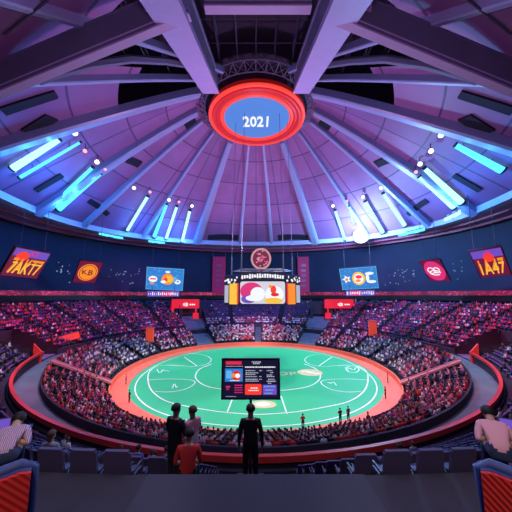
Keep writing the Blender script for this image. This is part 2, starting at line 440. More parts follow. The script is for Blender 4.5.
# wide salmon ramps crossing the lower stands
for s in (-1, 1):
    t = s * R(116.5); mb = MB(); n = P(1, t + PI / 2, 0)
    a, b = P(r_low0(t) - .6, t, ZL0 + .1), P(r_low1(t) + .1, t, ZG + 1.)
    for sg, w, h in ((0, .8, .12), (1, .08, .3), (-1, .08, .3)):
        o = n * (.8 * sg); i = mb.add([a + o - n * w, a + o + n * w, b + o + n * w, b + o - n * w])
        j = mb.add([Vector(v) + Vector((0, 0, h)) for v in mb.v[i:i + 4]])
        mb.face((j, j + 1, j + 2, j + 3))
        for k in range(4): mb.face((i + k, i + (k + 1) % 4, j + (k + 1) % 4, j + k))
    struct(mb.build('floor_ramp_%s' % ('left' if s < 0 else 'right'), 'salmon2'), 'pale salmon ramp crossing the lower stand on the %s' % ('left' if s < 0 else 'right'))
# pale curved rails across the side lower stands
for s in (-1, 1):
    mb = MB(); pts = [P(low_r(6.6, t), t, low_z(6.5) + .75) for t in [s * R(a) for a in range(64, 104, 2)]]
    for q in range(len(pts) - 1):
        d = Vector((0, 0, .55)); a, b = pts[q], pts[q + 1]; o = P(.08, s * R(80), 0)
        mb.quad(a - d, b - d, b, a); mb.quad(a + o - d, b + o - d, b + o, a + o); mb.quad(a, b, b + o, a + o)
    struct(mb.build('wall_rail_%s' % ('left' if s < 0 else 'right'), 'ramp'), 'pale curved barrier across the %s lower stand' % ('left' if s < 0 else 'right'))

# ------------------------------------------------------------------ outer wall, ledge ribbon, soffit, dome
mb = MB(); ring(mb, [(r_wall, -.3), (r_wall, ZRIM + .1)]); struct(mb.build('wall_outer', 'wall'), 'dark navy outer wall of the arena')
mb = MB(); rr = lambda t: r_wall(t) - .5
ring(mb, [(r_wall, 15.9), (rr, 15.9), (rr, 17.1), (r_wall, 17.1)], uv=True, n=240)
struct(mb.build('trim_2', 'ribbon'), 'red illuminated ribbon board around the wall')
mb = MB(); ring(mb, [(r_wall, 14.4), (lambda t: r_wall(t) - .8, 14.4), (lambda t: r_wall(t) - .8, 15.85), (r_wall, 15.85)])
struct(mb.build('trim_3', 'black'), 'black ledge under the red ribbon board')
mb = MB(); ring(mb, [(lambda t: r_rim(t) + .9, ZRIM + .2), (lambda t: r_wall(t) + .2, ZRIM - .1)]); struct(mb.build('ceiling_soffit', 'soffit'), 'purple ceiling ring between dome and wall')
mb = MB(); ring(mb, [(lambda t: r_rim(t) - .6, ZRIM + 1.2), (lambda t: r_rim(t) - .6, ZRIM - .2), (lambda t: r_rim(t) + 1.3, ZRIM - .2), (lambda t: r_rim(t) + 1.3, ZRIM + .3)])
struct(mb.build('trim_4', 'lip'), 'pale rim of the dome')
fr = lambda t, k: r_rim(t) + (r_wall(t) - r_rim(t)) * k
mb = MB()
for k, w, h in ((.42, .35, .35), (.78, .5, .6)):
    ring(mb, [(lambda t: fr(t, k) - w, ZRIM + .1), (lambda t: fr(t, k) - w, ZRIM - h), (lambda t: fr(t, k) + w, ZRIM - h), (lambda t: fr(t, k) + w, ZRIM + .1)])
struct(mb.build('trim_5', 'trimred'), 'maroon rings under the purple ceiling ring')
DEXP = 1.08
def dome_z(r, t):
    s = (r - RAPEX) / (r_rim(t) - RAPEX); s = max(0, s); return ZAPEX - (ZAPEX - ZRIM - .6) * s ** DEXP
TN, RN = 144, 16; OPEN = 121; ROPEN = 30.
mb = MB(); idx = {}
for k in range(TN):
    t = -PI + 2 * PI * k / TN
    for q in range(RN + 1):
        r = RAPEX - 1 + (r_rim(t) + .3 - RAPEX + 1) * q / RN
        idx[k, q] = mb.add([P(r, t, dome_z(r, t) + .3)])
for k in range(TN):
    t = -PI + 2 * PI * (k + .5) / TN
    for q in range(RN):
        r = RAPEX + (r_rim(t) - RAPEX) * (q + .5) / RN
        if abs(adeg(t)) > OPEN and r < ROPEN + (9 if abs(adeg(t)) > 141 else 0): continue
        mb.face((idx[k, q], idx[k, q + 1], idx[(k + 1) % TN, q + 1], idx[(k + 1) % TN, q]))
dome = mb.build('ceiling_dome', 'dome')
me = dome.data; l = me.uv_layers.new(name='uv'); lu = []
for p_ in me.polygons:
    vs = [me.vertices[v].co for v in p_.vertices]
    ts = [math.atan2(v.x, v.y) for v in vs]
    if max(ts) - min(ts) > 3: ts = [x if x > 0 else x + 2 * PI for x in ts]
    for v, t in zip(vs, ts):
        s = (math.hypot(v.x, v.y) - RAPEX) / (r_rim(t) - RAPEX); lu.append((t * 24 / (2 * PI), s * 5 + .37 * math.floor(t * 24 / (2 * PI)) * 0))
l.data.foreach_set('uv', np.array(lu).ravel()); struct(dome, 'purple panelled underside of the dome')
# flat dark roof above the opening, with joists
mb = MB(); mb.box((0, -28, 66), (110, 76, .4)); struct(mb.build('ceiling_deck', 'deck'), 'dark roof deck above the trusses')
# ribs
def rib(t, w, h, m):
    mb = MB(); n = 14; n0 = P(1, t + PI / 2, 0); prev = None; ra, rb = RAPEX + .6, r_rim(t) - .3
    for k in range(n + 1):
        r = ra + (rb - ra) * k / n; z = dome_z(r, t)
        ww = w * (.62 + .38 * k / n)
        pts = [P(r, t, z + .4) - n0 * ww / 2, P(r, t, z - h * .8) - n0 * ww / 2, P(r, t, z - h) - n0 * ww * .32, P(r, t, z - h) + n0 * ww * .32, P(r, t, z - h * .8) + n0 * ww / 2, P(r, t, z + .4) + n0 * ww / 2]
        i = mb.add(pts)
        if prev is not None:
            for q in range(5): mb.face((prev + q, prev + q + 1, i + q + 1, i + q), 1 if q == 2 else 0)
        else: mb.face(range(i, i + 6))
        prev = i
    mb.face(range(prev, prev + 6))
    return mb.build('ceiling_rib', m)
for a, w, h in ((8.8, 1.1, .9), (31.7, 2.7, 1.5), (55.5, 1.2, 1.0), (77, 1.5, 1.1), (92.5, 2.6, 1.5), (119, 2.8, 1.6), (136, 1.0, .9), (152, 1.0, .9)):
    for s in (-1, 1):
        struct(rib(s * R(a), w, h, ['rib', 'rib']), '%s blue grey rib under the dome' % ('broad' if w > 2 else 'thin'))
# heavy girders: two towards the camera, two diagonals
def girder(a, b, w, h, fl, name, label, up=Vector((0, 0, 1))):
    a, b = Vector(a), Vector(b); t = (b - a).normalized(); n = t.cross(up).normalized(); u = n.cross(t)
    mb = MB()
    def bx(o, ww, hh, mi):
        i = mb.add([a + o + n * sx * ww / 2 + u * sz * hh / 2 for sx, sz in ((-1, -1), (1, -1), (1, 1), (-1, 1))] + [b + o + n * sx * ww / 2 + u * sz * hh / 2 for sx, sz in ((-1, -1), (1, -1), (1, 1), (-1, 1))])
        for f in ((0, 1, 2, 3), (7, 6, 5, 4), (0, 4, 5, 1), (1, 5, 6, 2), (2, 6, 7, 3), (3, 7, 4, 0)): mb.face([i + k for k in f], mi)
    bx(Vector((0, 0, 0)), w, h, 0); bx(-u * (h / 2 + fl / 2), w * 1.15, fl, 1); bx(u * (h / 2 + fl / 2), w * 1.15, fl, 0)
    bx(-u * (h / 2 - .55), w * 1.06, .18, 1)
    return struct(mb.build(name, ['girder', 'flange']), label)
def on_dome(x, y, off=.0):
    d = ray(x, y)
    for k in range(1, 3000):
        q = EYE + d * (k * .05); r = math.hypot(q.x, q.y); t = math.atan2(q.x, q.y)
        if r < r_rim(t) + 1 and q.z >= dome_z(max(r, RAPEX), t) - off: return q
    return EYE + d * 90
for s in (-1, 1):
    sd = 'left' if s < 0 else 'right'
    fx = (lambda x: x) if s < 0 else (lambda x: 516 - x)
    girder((s * 9.4, -10.5, 59.4), (s * 8.0, -60, 34.2), 3.0, 3.2, .35, 'ceiling_girder', 'heavy mauve girder running from the round sign towards the viewer on the %s' % sd)
    girder(on_dome(fx(186), 2, 2.0), on_dome(fx(-30), 92, 1.0), .75, 3.6, .22, 'ceiling_girder', 'heavy diagonal girder crossing the %s of the roof' % sd)
    c = on_dome(fx(164), 8, 1.6); mb = MB(); mb.box(c, (3.6, 3.0, 2.6), 0, Matrix.Rotation(s * -.25, 3, 'Z')); struct(mb.build('ceiling_girder_node', 'flange'), 'mauve steel node where the %s girders meet' % sd)
    girder(on_dome(fx(171), 24, 1.2), on_dome(fx(196), 55, 1.2), 1.3, .7, .2, 'ceiling_strut', 'short mauve strut beside the %s girder' % sd)
    pp = [on_dome(fx(x), y, 1.) for x, y in ((210, 68), (165, 61), (130, 59), (90, 65), (50, 76), (38, 81))]
    mb = MB(); mb.tube(pp, .55, 6); struct(mb.build('ceiling_strut', 'girder'), 'thin bent strut across the %s roof panels' % sd)
    pp = [on_dome(fx(x), y, .8) for x, y in ((5, 34), (48, 0))]
    mb = MB(); mb.tube(pp, .12, 6); struct(mb.build('ceiling_strut', 'steel'), 'dark struts in the %s roof corner' % sd)
A, B = on_dome(205, 5, .6), on_dome(311, 5, .6); girder(A, B, .9, .9, .25, 'ceiling_crossbeam', 'mauve cross beam between the two heavy girders')
# lattice: joists over the opening and the drum around the sign
mb = MB()
for x in np.arange(-36, 37, 3.6):
    mb.tube([(x, -9, 63.6), (x, -64, 63.6)], .16, 4); mb.tube([(x, -9, 61.9), (x, -64, 61.9)], .12, 4)
    ys = np.arange(-9, -64, -3.2)
    for k in range(len(ys) - 1): mb.tube([(x, ys[k], 61.9 if k % 2 else 63.6), (x, ys[k + 1], 63.6 if k % 2 else 61.9)], .09, 3, cap=False)
for y in np.arange(-12, -63, -4.5): mb.tube([(-38, y, 62.6), (38, y, 62.6)], .1, 4)
struct(mb.build('ceiling_joists', 'steel'), 'dark lattice of roof joists')
mb = MB(); NR_ = 40
for k in range(NR_):
    t0, t1 = 2 * PI * k / NR_, 2 * PI * (k + 1) / NR_
    for r, z in ((12.4, 60.3), (14.8, 60.8), (12.4, 63.2), (14.8, 63.2)): mb.tube([P(r, t0, z), P(r, t1, z)], .16, 4, cap=False)
    mb.tube([P(12.4, t0, 60.3), P(14.8, t1, 60.8)], .1, 3, cap=False); mb.tube([P(14.8, t0, 60.8), P(12.4, t1, 60.3)], .1, 3, cap=False)
    mb.tube([P(12.4, t0, 60.3), P(12.4, t0, 63.2)], .1, 3, cap=False); mb.tube([P(14.8, t0, 60.8), P(14.8, t1, 63.2)], .1, 3, cap=False)
    mb.tube([P(12.4, t0, 63.2), P(14.8, t0, 63.2)], .1, 3, cap=False); mb.tube([P(12.4, t0, 60.3), P(14.8, t0, 60.8)], .12, 3, cap=False)
struct(mb.build('ceiling_ring_truss', 'girder'), 'lattice ring truss around the round sign')
mb = MB(); ring(mb, [(11.2, 61.6), (15.2, 61.9), (15.2, 64)], n=72); struct(mb.build('ceiling_drum', 'deck'), 'dark drum behind the ring truss')
for s in (-1, 1):
    mb = MB(); c = P(14.4, s * R(130), 60.6); mb.box(c, (2.2, 2.2, 2.2), 0, Matrix.Rotation(-s * R(130), 3, 'Z')); mb.box(c - Vector((0, 0, 1.2)), (1.4, 1.4, .3), 0, Matrix.Rotation(-s * R(130), 3, 'Z'))
    struct(mb.build('ceiling_bracket', 'girder'), 'grey steel bracket on the %s of the ring truss' % ('left' if s < 0 else 'right'))
# dark slots and small hatches set in the dome panels
def patch(a, b, w, name, m, label):
    A, B = on_dome(*a), on_dome(*b); mb = MB(); n = 6; prev = None
    d = (B - A); s = Vector((-d.y, d.x, 0)).normalized() * w / 2
    for k in range(n + 1):
        q = A.lerp(B, k / n); row = []
        for sg in (-1, 1):
            e = q + s * sg; t = math.atan2(e.x, e.y); r = math.hypot(e.x, e.y); row += [Vector((e.x, e.y, dome_z(r, t) - .05)), Vector((e.x, e.y, dome_z(r, t) + .35))]
        i = mb.add(row)
        if prev is not None:
            for f in ((0, 2), (2, 3), (3, 1), (1, 0)): mb.face((prev + f[0], prev + f[1], i + f[1], i + f[0]))
        else: mb.face((i, i + 2, i + 3, i + 1))
        prev = i
    mb.face((prev, prev + 2, prev + 3, prev + 1))
    return struct(mb.build(name, m), label)
slots = [((3, 112), (56, 95), 1.8), ((36, 191), (62, 176), 1.5), ((196, 121), (186, 128), 2.2), ((208, 238), (238, 238), 1.2), ((89, 201), (108, 215), 1.), ((28, 133), (52, 118), 2.5), ((140, 165), (128, 160), 1.5)]
for q, (a, b, w) in enumerate(slots):
    for s in (0, 1):
        aa, bb = (a, b) if not s else ((516 - a[0], a[1]), (516 - b[0], b[1]))
        patch(aa, bb, w, 'trim_slot', 'slot', 'dark slot set in the dome panels')

# ------------------------------------------------------------------ the round 2021 sign
sg = tag(empty('round_sign', (0.2, 0, 59.2)), 'round blue sign reading 2021 in red neon rings at the top of the dome', 'sign')
Fl = Matrix.Rotation(PI, 4, 'X')     # local +z looks down
mb = MB(); mb.lathe([(11.6, .3), (11.6, -.5), (11.2, -.7)], 64); mb.build('housing', 'neondark', sg)
def torus(r, rr, z, mi=0, n=72, mb=None):
    mb = mb or MB(); mb.tube([(r * math.cos(2 * PI * k / n), r * math.sin(2 * PI * k / n), z) for k in range(n + 1)], rr, 8, mi, cap=False); return mb
torus(11.2, .42, -.75).build('outer_neon_ring', 'neon2', sg); torus(10.2, .55, -.75).build('neon_ring', 'neon', sg); torus(8.4, .5, -.75).build('inner_neon_ring', 'neon2', sg)
torus(9.3, .4, -.72).build('neon_ring', 'neon', sg)
mb = MB(); mb.lathe([(7.9, -.6), (7.9, -.8)], 64); mb.build('blue_face', 'skyblue', sg)
mb = text_mb('2021', 5.6, bold=.12, sx=.62); mb.v = [(x, -y + 1., -z - .9) for x, y, z in mb.v]; mb.f = [f[::-1] for f in mb.f]; mb.build('lettering', 'swhite', sg)
# hangers to the deck
for k in range(8):
    mb = MB(); mb.tube([(9 * math.cos(k * PI / 4), 9 * math.sin(k * PI / 4), .3), (9 * math.cos(k * PI / 4), 9 * math.sin(k * PI / 4), 6.8)], .12, 5); mb.build('hanger', 'steel', sg)

# ------------------------------------------------------------------ floodlights and light beams built as glowing tubes along the dome
def lamp(x, y, m, label, r=.55, group='floodlights on the dome'):
    c = on_dome(x, y, 1.3); t = math.atan2(c.x, c.y); rr = math.hypot(c.x, c.y); top = Vector((c.x, c.y, dome_z(rr, t)))
    e = tag(empty('floodlight', top), label, 'lamp', group); d = (EYE - c).normalized(); L = c - top
    q = Vector((0, 0, 1)).rotation_difference(d).to_matrix().to_4x4(); q.translation = L
    mb = MB(); mb.lathe([(r * .4, -r * .9), (r * .8, -r * .4), (r * 1.1, 0), (r * 1.15, .08), (r * 1.0, .08)], 14, 0, q); mb.build('housing', 'lamp', e)
    mb = MB(); mb.lathe([(r * 1.0, .06), (r * .8, .22), (r * .4, .34), (.02, .38)], 14, 0, q); mb.build('lens', m, e, True)
    mb = MB(); mb.tube([(0, 0, .3), L * .5], .08, 5); mb.tube([L * .5, L + Vector((r * 1.2, 0, 0))], .06, 5); mb.tube([L * .5, L - Vector((r * 1.2, 0, 0))], .06, 5); mb.build('yoke', 'lamp', e)
    return c
def light_beam_tube(a, b, w, m, label, group='light beams built as glowing tubes under the dome', w2=None):  # streak of light as a glowing solid; caps and hangers made up
    A, B = on_dome(*a, 1.1), on_dome(*b, 1.0); e = tag(empty('light_beam', A), label, 'light', group)
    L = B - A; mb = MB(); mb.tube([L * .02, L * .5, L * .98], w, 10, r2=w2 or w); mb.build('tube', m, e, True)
    mb = MB(); mb.tube([L * -.012, L * .02], w * 1.25, 8); mb.build('added_cap', 'lamp', e)
    mb = MB(); mb.tube([L * .98, L * 1.012], (w2 or w) * 1.25, 8); mb.build('added_cap', 'lamp', e)
    mb = MB()
    for k in (.2, .8):
        q = A + L * k; t = math.atan2(q.x, q.y); mb.tube([L * k, L * k + Vector((0, 0, max(.4, dome_z(math.hypot(q.x, q.y), t) - q.z + .2)))], .06, 5)
    mb.build('hanger', 'lamp', e)
    return A, B
def strip(a, b, m, label):           # end glow of the beams on the rim, built as lit blocks
    A, B = at_z(*a, ZRIM + .15), at_z(*b, ZRIM + .15); e = tag(empty('rim_glow', A), label, 'light', 'beam end glow on the dome rim')
    L = B - A; n = Vector((-L.y, L.x, 0)).normalized(); mb = MB(); rr_ = random.Random(3)
    for k in range(12):
        q = L * (k / 11); mb.box(q + Vector((0, 0, -.4)), (.8 + rr_.random() * .5, .5, .5 + rr_.random() * .7), 0, Matrix.Rotation(math.atan2(L.y, L.x), 3, 'Z'))
    mb.build('glow_blocks', m, e); mb = MB(); mb.box(L / 2 + Vector((0, 0, -.1)) , (L.length + 1., .7, .25), 0, Matrix.Rotation(math.atan2(L.y, L.x), 3, 'Z')); mb.build('added_rail', 'lamp', e)
LW, LP = 'lampwhite', 'lamppink'
blue_pts = []
spec = [ # lamp px, lens, beam (a,b,w,m,w2) or None, words
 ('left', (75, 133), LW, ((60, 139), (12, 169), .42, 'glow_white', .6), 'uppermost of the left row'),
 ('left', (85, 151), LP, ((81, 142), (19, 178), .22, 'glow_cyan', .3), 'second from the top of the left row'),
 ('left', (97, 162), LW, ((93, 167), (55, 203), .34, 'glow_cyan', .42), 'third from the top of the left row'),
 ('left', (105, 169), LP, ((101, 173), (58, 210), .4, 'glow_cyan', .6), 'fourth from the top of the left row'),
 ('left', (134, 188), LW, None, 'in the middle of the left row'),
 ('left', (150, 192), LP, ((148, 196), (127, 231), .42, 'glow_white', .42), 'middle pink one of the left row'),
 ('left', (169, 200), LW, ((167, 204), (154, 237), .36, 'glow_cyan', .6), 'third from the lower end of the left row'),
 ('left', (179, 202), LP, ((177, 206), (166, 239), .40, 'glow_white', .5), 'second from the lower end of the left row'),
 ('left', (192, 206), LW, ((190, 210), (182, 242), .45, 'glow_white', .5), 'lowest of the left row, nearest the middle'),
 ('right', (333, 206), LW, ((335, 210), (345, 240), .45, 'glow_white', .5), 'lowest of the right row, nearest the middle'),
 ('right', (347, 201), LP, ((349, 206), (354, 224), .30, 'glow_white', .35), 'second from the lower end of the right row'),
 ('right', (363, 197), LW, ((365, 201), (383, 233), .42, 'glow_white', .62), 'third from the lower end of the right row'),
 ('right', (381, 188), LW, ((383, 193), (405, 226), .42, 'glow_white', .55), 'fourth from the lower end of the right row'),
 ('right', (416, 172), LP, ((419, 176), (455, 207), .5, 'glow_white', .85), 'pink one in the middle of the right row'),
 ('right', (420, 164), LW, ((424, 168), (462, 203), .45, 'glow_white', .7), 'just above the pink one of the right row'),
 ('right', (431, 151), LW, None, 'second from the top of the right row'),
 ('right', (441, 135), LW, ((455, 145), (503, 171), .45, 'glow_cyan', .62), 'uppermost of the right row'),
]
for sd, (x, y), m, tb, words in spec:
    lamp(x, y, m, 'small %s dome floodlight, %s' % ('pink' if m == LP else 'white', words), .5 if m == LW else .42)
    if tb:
        A, B = light_beam_tube(tb[0], tb[1], tb[2], tb[3], 'cyan light beam below the floodlight %s' % words, w2=tb[4]); blue_pts.append((A, B))
strip((101, 232), (121, 236), 'glow_cyan', 'cyan beam glow on the dome rim left of the middle')
strip((150, 239.5), (163, 241), 'glow_cyan', 'short cyan glow on the rim at the foot of the left beams')
strip((400, 233.5), (422, 228), 'glow_cyan', 'cyan beam glow on the dome rim right of the flood lamp')
strip((446, 217), (458, 211), 'glow_white', 'white glow on the rim at the foot of the thick right beams')
# the big flood lamp
c = at_z(361, 235.5, ZRIM + 1.0); fl = tag(empty('flood_lamp', c + Vector((0, 0, 2.))), 'big dazzling white blue flood lamp on the dome rim, right of the middle', 'lamp')
q = Vector((0, 0, 1)).rotation_difference((EYE - c).normalized()).to_matrix().to_4x4(); q.translation = (0, 0, -2.)
mb = MB(); mb.lathe([(.8, -1.4), (1.9, -.7), (2.5, 0), (2.6, .1), (2.4, .1)], 24, 0, q); mb.build('housing', 'lamp', fl)
mb = MB(); mb.lathe([(2.4, .08), (1.8, .5), (.9, .85), (.03, 1.)], 24, 0, q); mb.build('lens', 'flood', fl, True)
mb = MB(); mb.tube([(0, 0, .2), (0, 0, -1.2)], .25, 8); mb.build('bracket', 'lamp', fl)

# ------------------------------------------------------------------ hung screens
def panel(name, C, yaw, pitch, roll, w, h, label, cat, frame_m='black', face_m='sblue', depth=.5, cables=True, group=None):
    r = Vector((math.cos(yaw), math.sin(yaw), 0)); n = Vector((math.sin(yaw), -math.cos(yaw), 0)); u = Vector((0, 0, 1))
    n2 = n * math.cos(pitch) - u * math.sin(pitch); u2 = u * math.cos(pitch) + n * math.sin(pitch)
    r3 = r * math.cos(roll) + u2 * math.sin(roll); u3 = u2 * math.cos(roll) - r * math.sin(roll)
    mt = Matrix((r3, u3, n2)).transposed()
    e = empty(name, C, mt); tag(e, label, cat, group)
    mb = MB(); mb.box((0, 0, -depth / 2 - .06), (w + .3, h + .3, depth)); mb.build('housing', frame_m, e)
    mb = MB(); mb.box((0, 0, -.04), (w, h, .08)); face = mb.build('screen', face_m, e)
    if cables:
        for sx in (-.35, .35):
            mb = MB(); p0 = Vector((sx * w, h * .45, -depth * .6)); W = Vector(C) + mt @ p0
            t = math.atan2(W.x, W.y); rr_ = math.hypot(W.x, W.y)
            top = ZRIM if rr_ > r_rim(t) - 1 else dome_z(rr_, t)
            mb.tube([p0, mt.inverted() @ (Vector((W.x, W.y, top)) - Vector(C))], .06, 6); mb.build('hanger', 'steel', e)
    return e, face
def deco(parent, poly, m, name, z=.03):
    mb = MB(); mb.prism(poly, Tz(z), .03); return mb.build(name, m, parent)
# number screens
def numscreen(C, yaw, pitch, roll, w, h, s, small, label):
    e, f = panel('number_screen', C, yaw, pitch, roll, w, h, label, 'screen', face_m='smaroon')
    deco(f, rect(w * .96, h * .26, 0, h * .36), 'spurple', 'top_band', .04)
    deco(f, ell(w * .17, h * .17, 20, -w * .22 if C[0] < 0 else w * .02, h * .24), 'sredbright', 'red_disc', .06)
    mb = text_mb(small, h * .24, bold=.02); shift(mb, w * .05, h * .36, .1); mb.build('small_lettering', 'spink', f)
    mb = text_mb(s, h * .78, bold=.035, shear=.12, sx=w / h * .52); b0 = min(v[0] for v in mb.v); b1 = max(v[0] for v in mb.v)
    k = w * .86 / (b1 - b0); mb.v = [((x - (b0 + b1) / 2) * k + w * .02, y - h * .14, z + .09) for x, y, z in mb.v]; mb.build('lettering', 'sorange', f)
    mb = text_mb(s, h * .60, bold=.0, shear=.12, sx=w / h * .52); b0 = min(v[0] for v in mb.v); b1 = max(v[0] for v in mb.v)
    k = w * .82 / (b1 - b0); mb.v = [((x - (b0 + b1) / 2) * k + w * .02, y - h * .20, z + .15) for x, y, z in mb.v]; mb.build('bright_lettering', 'syellow', f)
numscreen((-48.52, -3.87, 22.55), 1.299, .490, -.048, 7.23, 6.3, '7AKT7', 'AT', 'tilted orange number screen with maroon ground hung on the far left')
numscreen((49.18, -4.43, 22.56), -.671, .995, .171, 5.04, 9.27, '1A47', 'A', 'tilted orange number screen with purple top hung on the far right')
# badge banners
e, f = panel('badge_banner', (-45.72, 12.95, 22.07), .718, .886, -.044, 5.37, 8.36, 'maroon hanging banner with a round orange badge on the left', 'banner', face_m='smaroon')
d = deco(f, ell(2.3, 3.3, 32), 'sorange', 'badge', .03); deco(d, ell(2.0, 2.9, 32), 'smaroon', 'badge_ring', .07); dd = deco(d, ell(1.85, 2.7, 32), 'sorange', 'badge_face', .11)
mb = text_mb('B', 2.9, bold=.03, sx=.8); shift(mb, .55, 0, .16); mb.build('badge_letter', 'smaroon', dd)
mb = text_mb('K', 2.5, bold=.03, sx=.8, shear=-.2); shift(mb, -.75, .1, .16); mb.build('badge_letter', 'smaroon', dd)
e, f = panel('badge_banner', (47.79, 11.62, 22.34), -.904, .999, -.049, 4.74, 9.36, 'dark maroon hanging banner with a pink badge on the right', 'banner', face_m='smaroon')
d = deco(f, [(2.3 * math.copysign(abs(math.cos(a)) ** .8, math.cos(a)) , 4.3 * math.copysign(abs(math.sin(a)) ** 1.3, math.sin(a))) for a in np.linspace(0, 2 * PI, 33)[:-1]], 'spink', 'badge', .03)
for q, (cx, cy, a, b) in enumerate(((-.7, .4, .75, .9), (.6, .5, .65, .8), (0, -.6, 1.2, .75))):
    mb = MB(); mb.tube([(cx + a * math.cos(k * PI / 8), cy + b * 1.4 * math.sin(k * PI / 8), .12) for k in range(15)], .15, 5); mb.build('badge_loop', 'swhite', d)
mb = text_mb('e', 1.8, bold=.02); shift(mb, .1, -.3, .15); mb.build('badge_letter', 'swhite', d)
# blue picture screens
def blue_screen(C, yaw, pitch, roll, w, h, side, label):
    e, f = panel('picture_screen', C, yaw, pitch, roll, w, h, label, 'screen', face_m='sblue')
    rr_ = random.Random(11 if side < 0 else 12)
    mb = MB()
    for k in range(60): mb.prism(ell(rr_.uniform(.06, .28), rr_.uniform(.06, .2), 7, rr_.uniform(-w * .47, w * .47), rr_.uniform(-h * .46, h * .46)), Tz(.03), .02)
    mb.build('light_specks', 'slblue', f)
    mb = MB(); mb.box((0, h * .485, .06), (w, .14, .08)); mb.box((0, -h * .485, .06), (w, .14, .08)); mb.box((-w * .49, 0, .06), (.14, h, .08)); mb.box((w * .49, 0, .06), (.14, h, .08)); mb.build('bright_border', 'slblue', f)
    if side < 0:
        a = deco(f, ell(1.35, 1.05, 20, -w * .32, -h * .02), 'swhite', 'round_white_shape', .07); deco(a, rect(1.9, .45, -w * .32, -h * .01), 'sredbright', 'red_band', .12); deco(a, ell(.6, .35, 12, -w * .34, -h * .22), 'sorange', 'orange_patch', .12)
        b = deco(f, ell(1.9, 1.9, 20, w * .07, 0), 'sorange', 'orange_burst', .07); deco(b, [(w * .07 + 1.7 * (1 if k % 2 else .55) * math.cos(k * PI / 8) + .4, 1.6 * (1 if k % 2 else .55) * math.sin(k * PI / 8)) for k in range(16)], 'syellow', 'yellow_star', .12); deco(b, ell(.6, .8, 12, w * .02, -.2), 'sredbright', 'red_core', .18); deco(b, ell(.9, .5, 12, -w * .04, -.9), 'swhite', 'white_patch', .19)
        deco(b, ell(.8, .35, 12, w * .06, h * .33), 'swhite', 'white_cap', .12)
        deco(f, ell(1.0, .8, 16, w * .34, -h * .1), 'swhite', 'white_wave', .07); deco(f, ell(.5, .9, 12, w * .27, h * .02), 'slblue', 'blue_wave', .09); deco(f, ell(.45, .35, 12, w * .35, -h * .08), 'slblue', 'blue_eye', .12)
    else:
        a = deco(f, [(-w * .33 + 1.5 * (1 if k % 2 else .5) * math.cos(k * PI / 5), 1.5 * (1 if k % 2 else .5) * math.sin(k * PI / 5)) for k in range(10)], 'swhite', 'white_star_shape', .07); deco(a, ell(.55, .5, 12, -w * .33, -.1), 'sorange', 'orange_patch', .12)
        b = deco(f, ell(2.0, 2.3, 24, 0, 0), 'syellow', 'yellow_disc', .07); deco(b, ell(1.4, 1.7, 20, 0, 0), 'swhite', 'white_face', .12); deco(b, ell(1.0, .6, 14, .1, .6), 'sredbright', 'red_patch', .17); deco(b, ell(.8, .5, 14, -.2, -.7), 'sorange', 'orange_patch', .17)
        deco(f, ell(1.3, .5, 14, w * .3, h * .2), 'swhite', 'white_bar', .07); deco(f, ell(.5, 1.6, 14, w * .24, 0), 'swhite', 'white_bar', .08); deco(f, ell(1.3, .5, 14, w * .34, -h * .18), 'swhite', 'white_bar', .07)
    return e
blue_screen((-29.62, 28.12, 21.14), .254, .353, -.044, 11.6, 7.49, -1, 'bright blue picture screen with orange burst, hung left of the scoreboard')
blue_screen((33.02, 26.92, 21.28), -.441, .456, .049, 11.18, 7.48, 1, 'bright blue picture screen with yellow disc, hung right of the scoreboard')
def ticker(C, yaw, pitch, roll, w, h, label, side):
    e, f = panel('ticker_screen', C, yaw, pitch, roll, w, h, label, 'screen', face_m='spurple', depth=.25, cables=False)
    for sx in (-.35, .35): mb = MB(); mb.tube([(sx * w, h * .4, -.2), (sx * w, h * .4 + 2.2, .0)], .1, 5); mb.build('hanger', 'cable', e)
    deco(f, rect(w * .36, h * .86, w * .12 if side < 0 else -w * .16, 0), 'spink', 'pink_block')
    mb = MB(); rr_ = random.Random(5 + side)
    for k in range(16): mb.prism(rect(rr_.uniform(.1, .35), h * rr_.uniform(.3, .65), -w * .45 + w * .9 * k / 15, rr_.uniform(-.1, .1)), Tz(.08), .02)
    mb.build('lettering', 'swhite', f)
ticker((-29.96, 28.15, 16.39), .3, .2, 0., 9.9, 1.75, 'narrow pink and purple ticker under the left blue screen', -1)
ticker((33.28, 26.98, 16.64), -.3, .2, .02, 8.7, 1.75, 'narrow pink and purple ticker under the right blue screen', 1)
# tall magenta banners flanking the scoreboard on the far wall
for a, b, nm in ((213, 225, 'left'), (297.5, 309.5, 'right')):
    A = at_y(a, 257, 50.5); B = at_y(b, 293, 50.5); w = B.x - A.x; h = A.z - B.z; e = tag(empty('tall_banner', ((A.x + B.x) / 2, 50.5, B.z)), 'tall magenta wall banner just %s of the hanging scoreboard' % nm, 'banner', 'tall magenta banners')
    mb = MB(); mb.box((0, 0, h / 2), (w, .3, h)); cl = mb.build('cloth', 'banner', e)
    mb = MB(); mb.tube([(-w / 2 - .2, 0, h), (w / 2 + .2, 0, h)], .14, 6); mb.build('top_rod', 'cable', e)
    mb = MB(); mb.tube([(-w / 2 - .2, 0, 0), (w / 2 + .2, 0, 0)], .14, 6); mb.build('bottom_rod', 'cable', e)
    mb = MB()
    for s in (-1, 1): mb.tube([(s * w / 2, 0, h), (s * w / 2, 0, ZRIM - B.z)], .07, 5)
    mb.build('hanger', 'cable', e)
    mb = MB(); rr_ = random.Random(2)
    for k in range(5):
        mb.prism([(x, y + h * (.2 + .14 * k)) for x, y in ell(w * .24, h * .045, 9)], Matrix.Translation((0, -.15, 0)) @ Matrix.Rotation(PI / 2, 4, 'X'), .04)
    mb.build('emblem', 'trimred', cl)

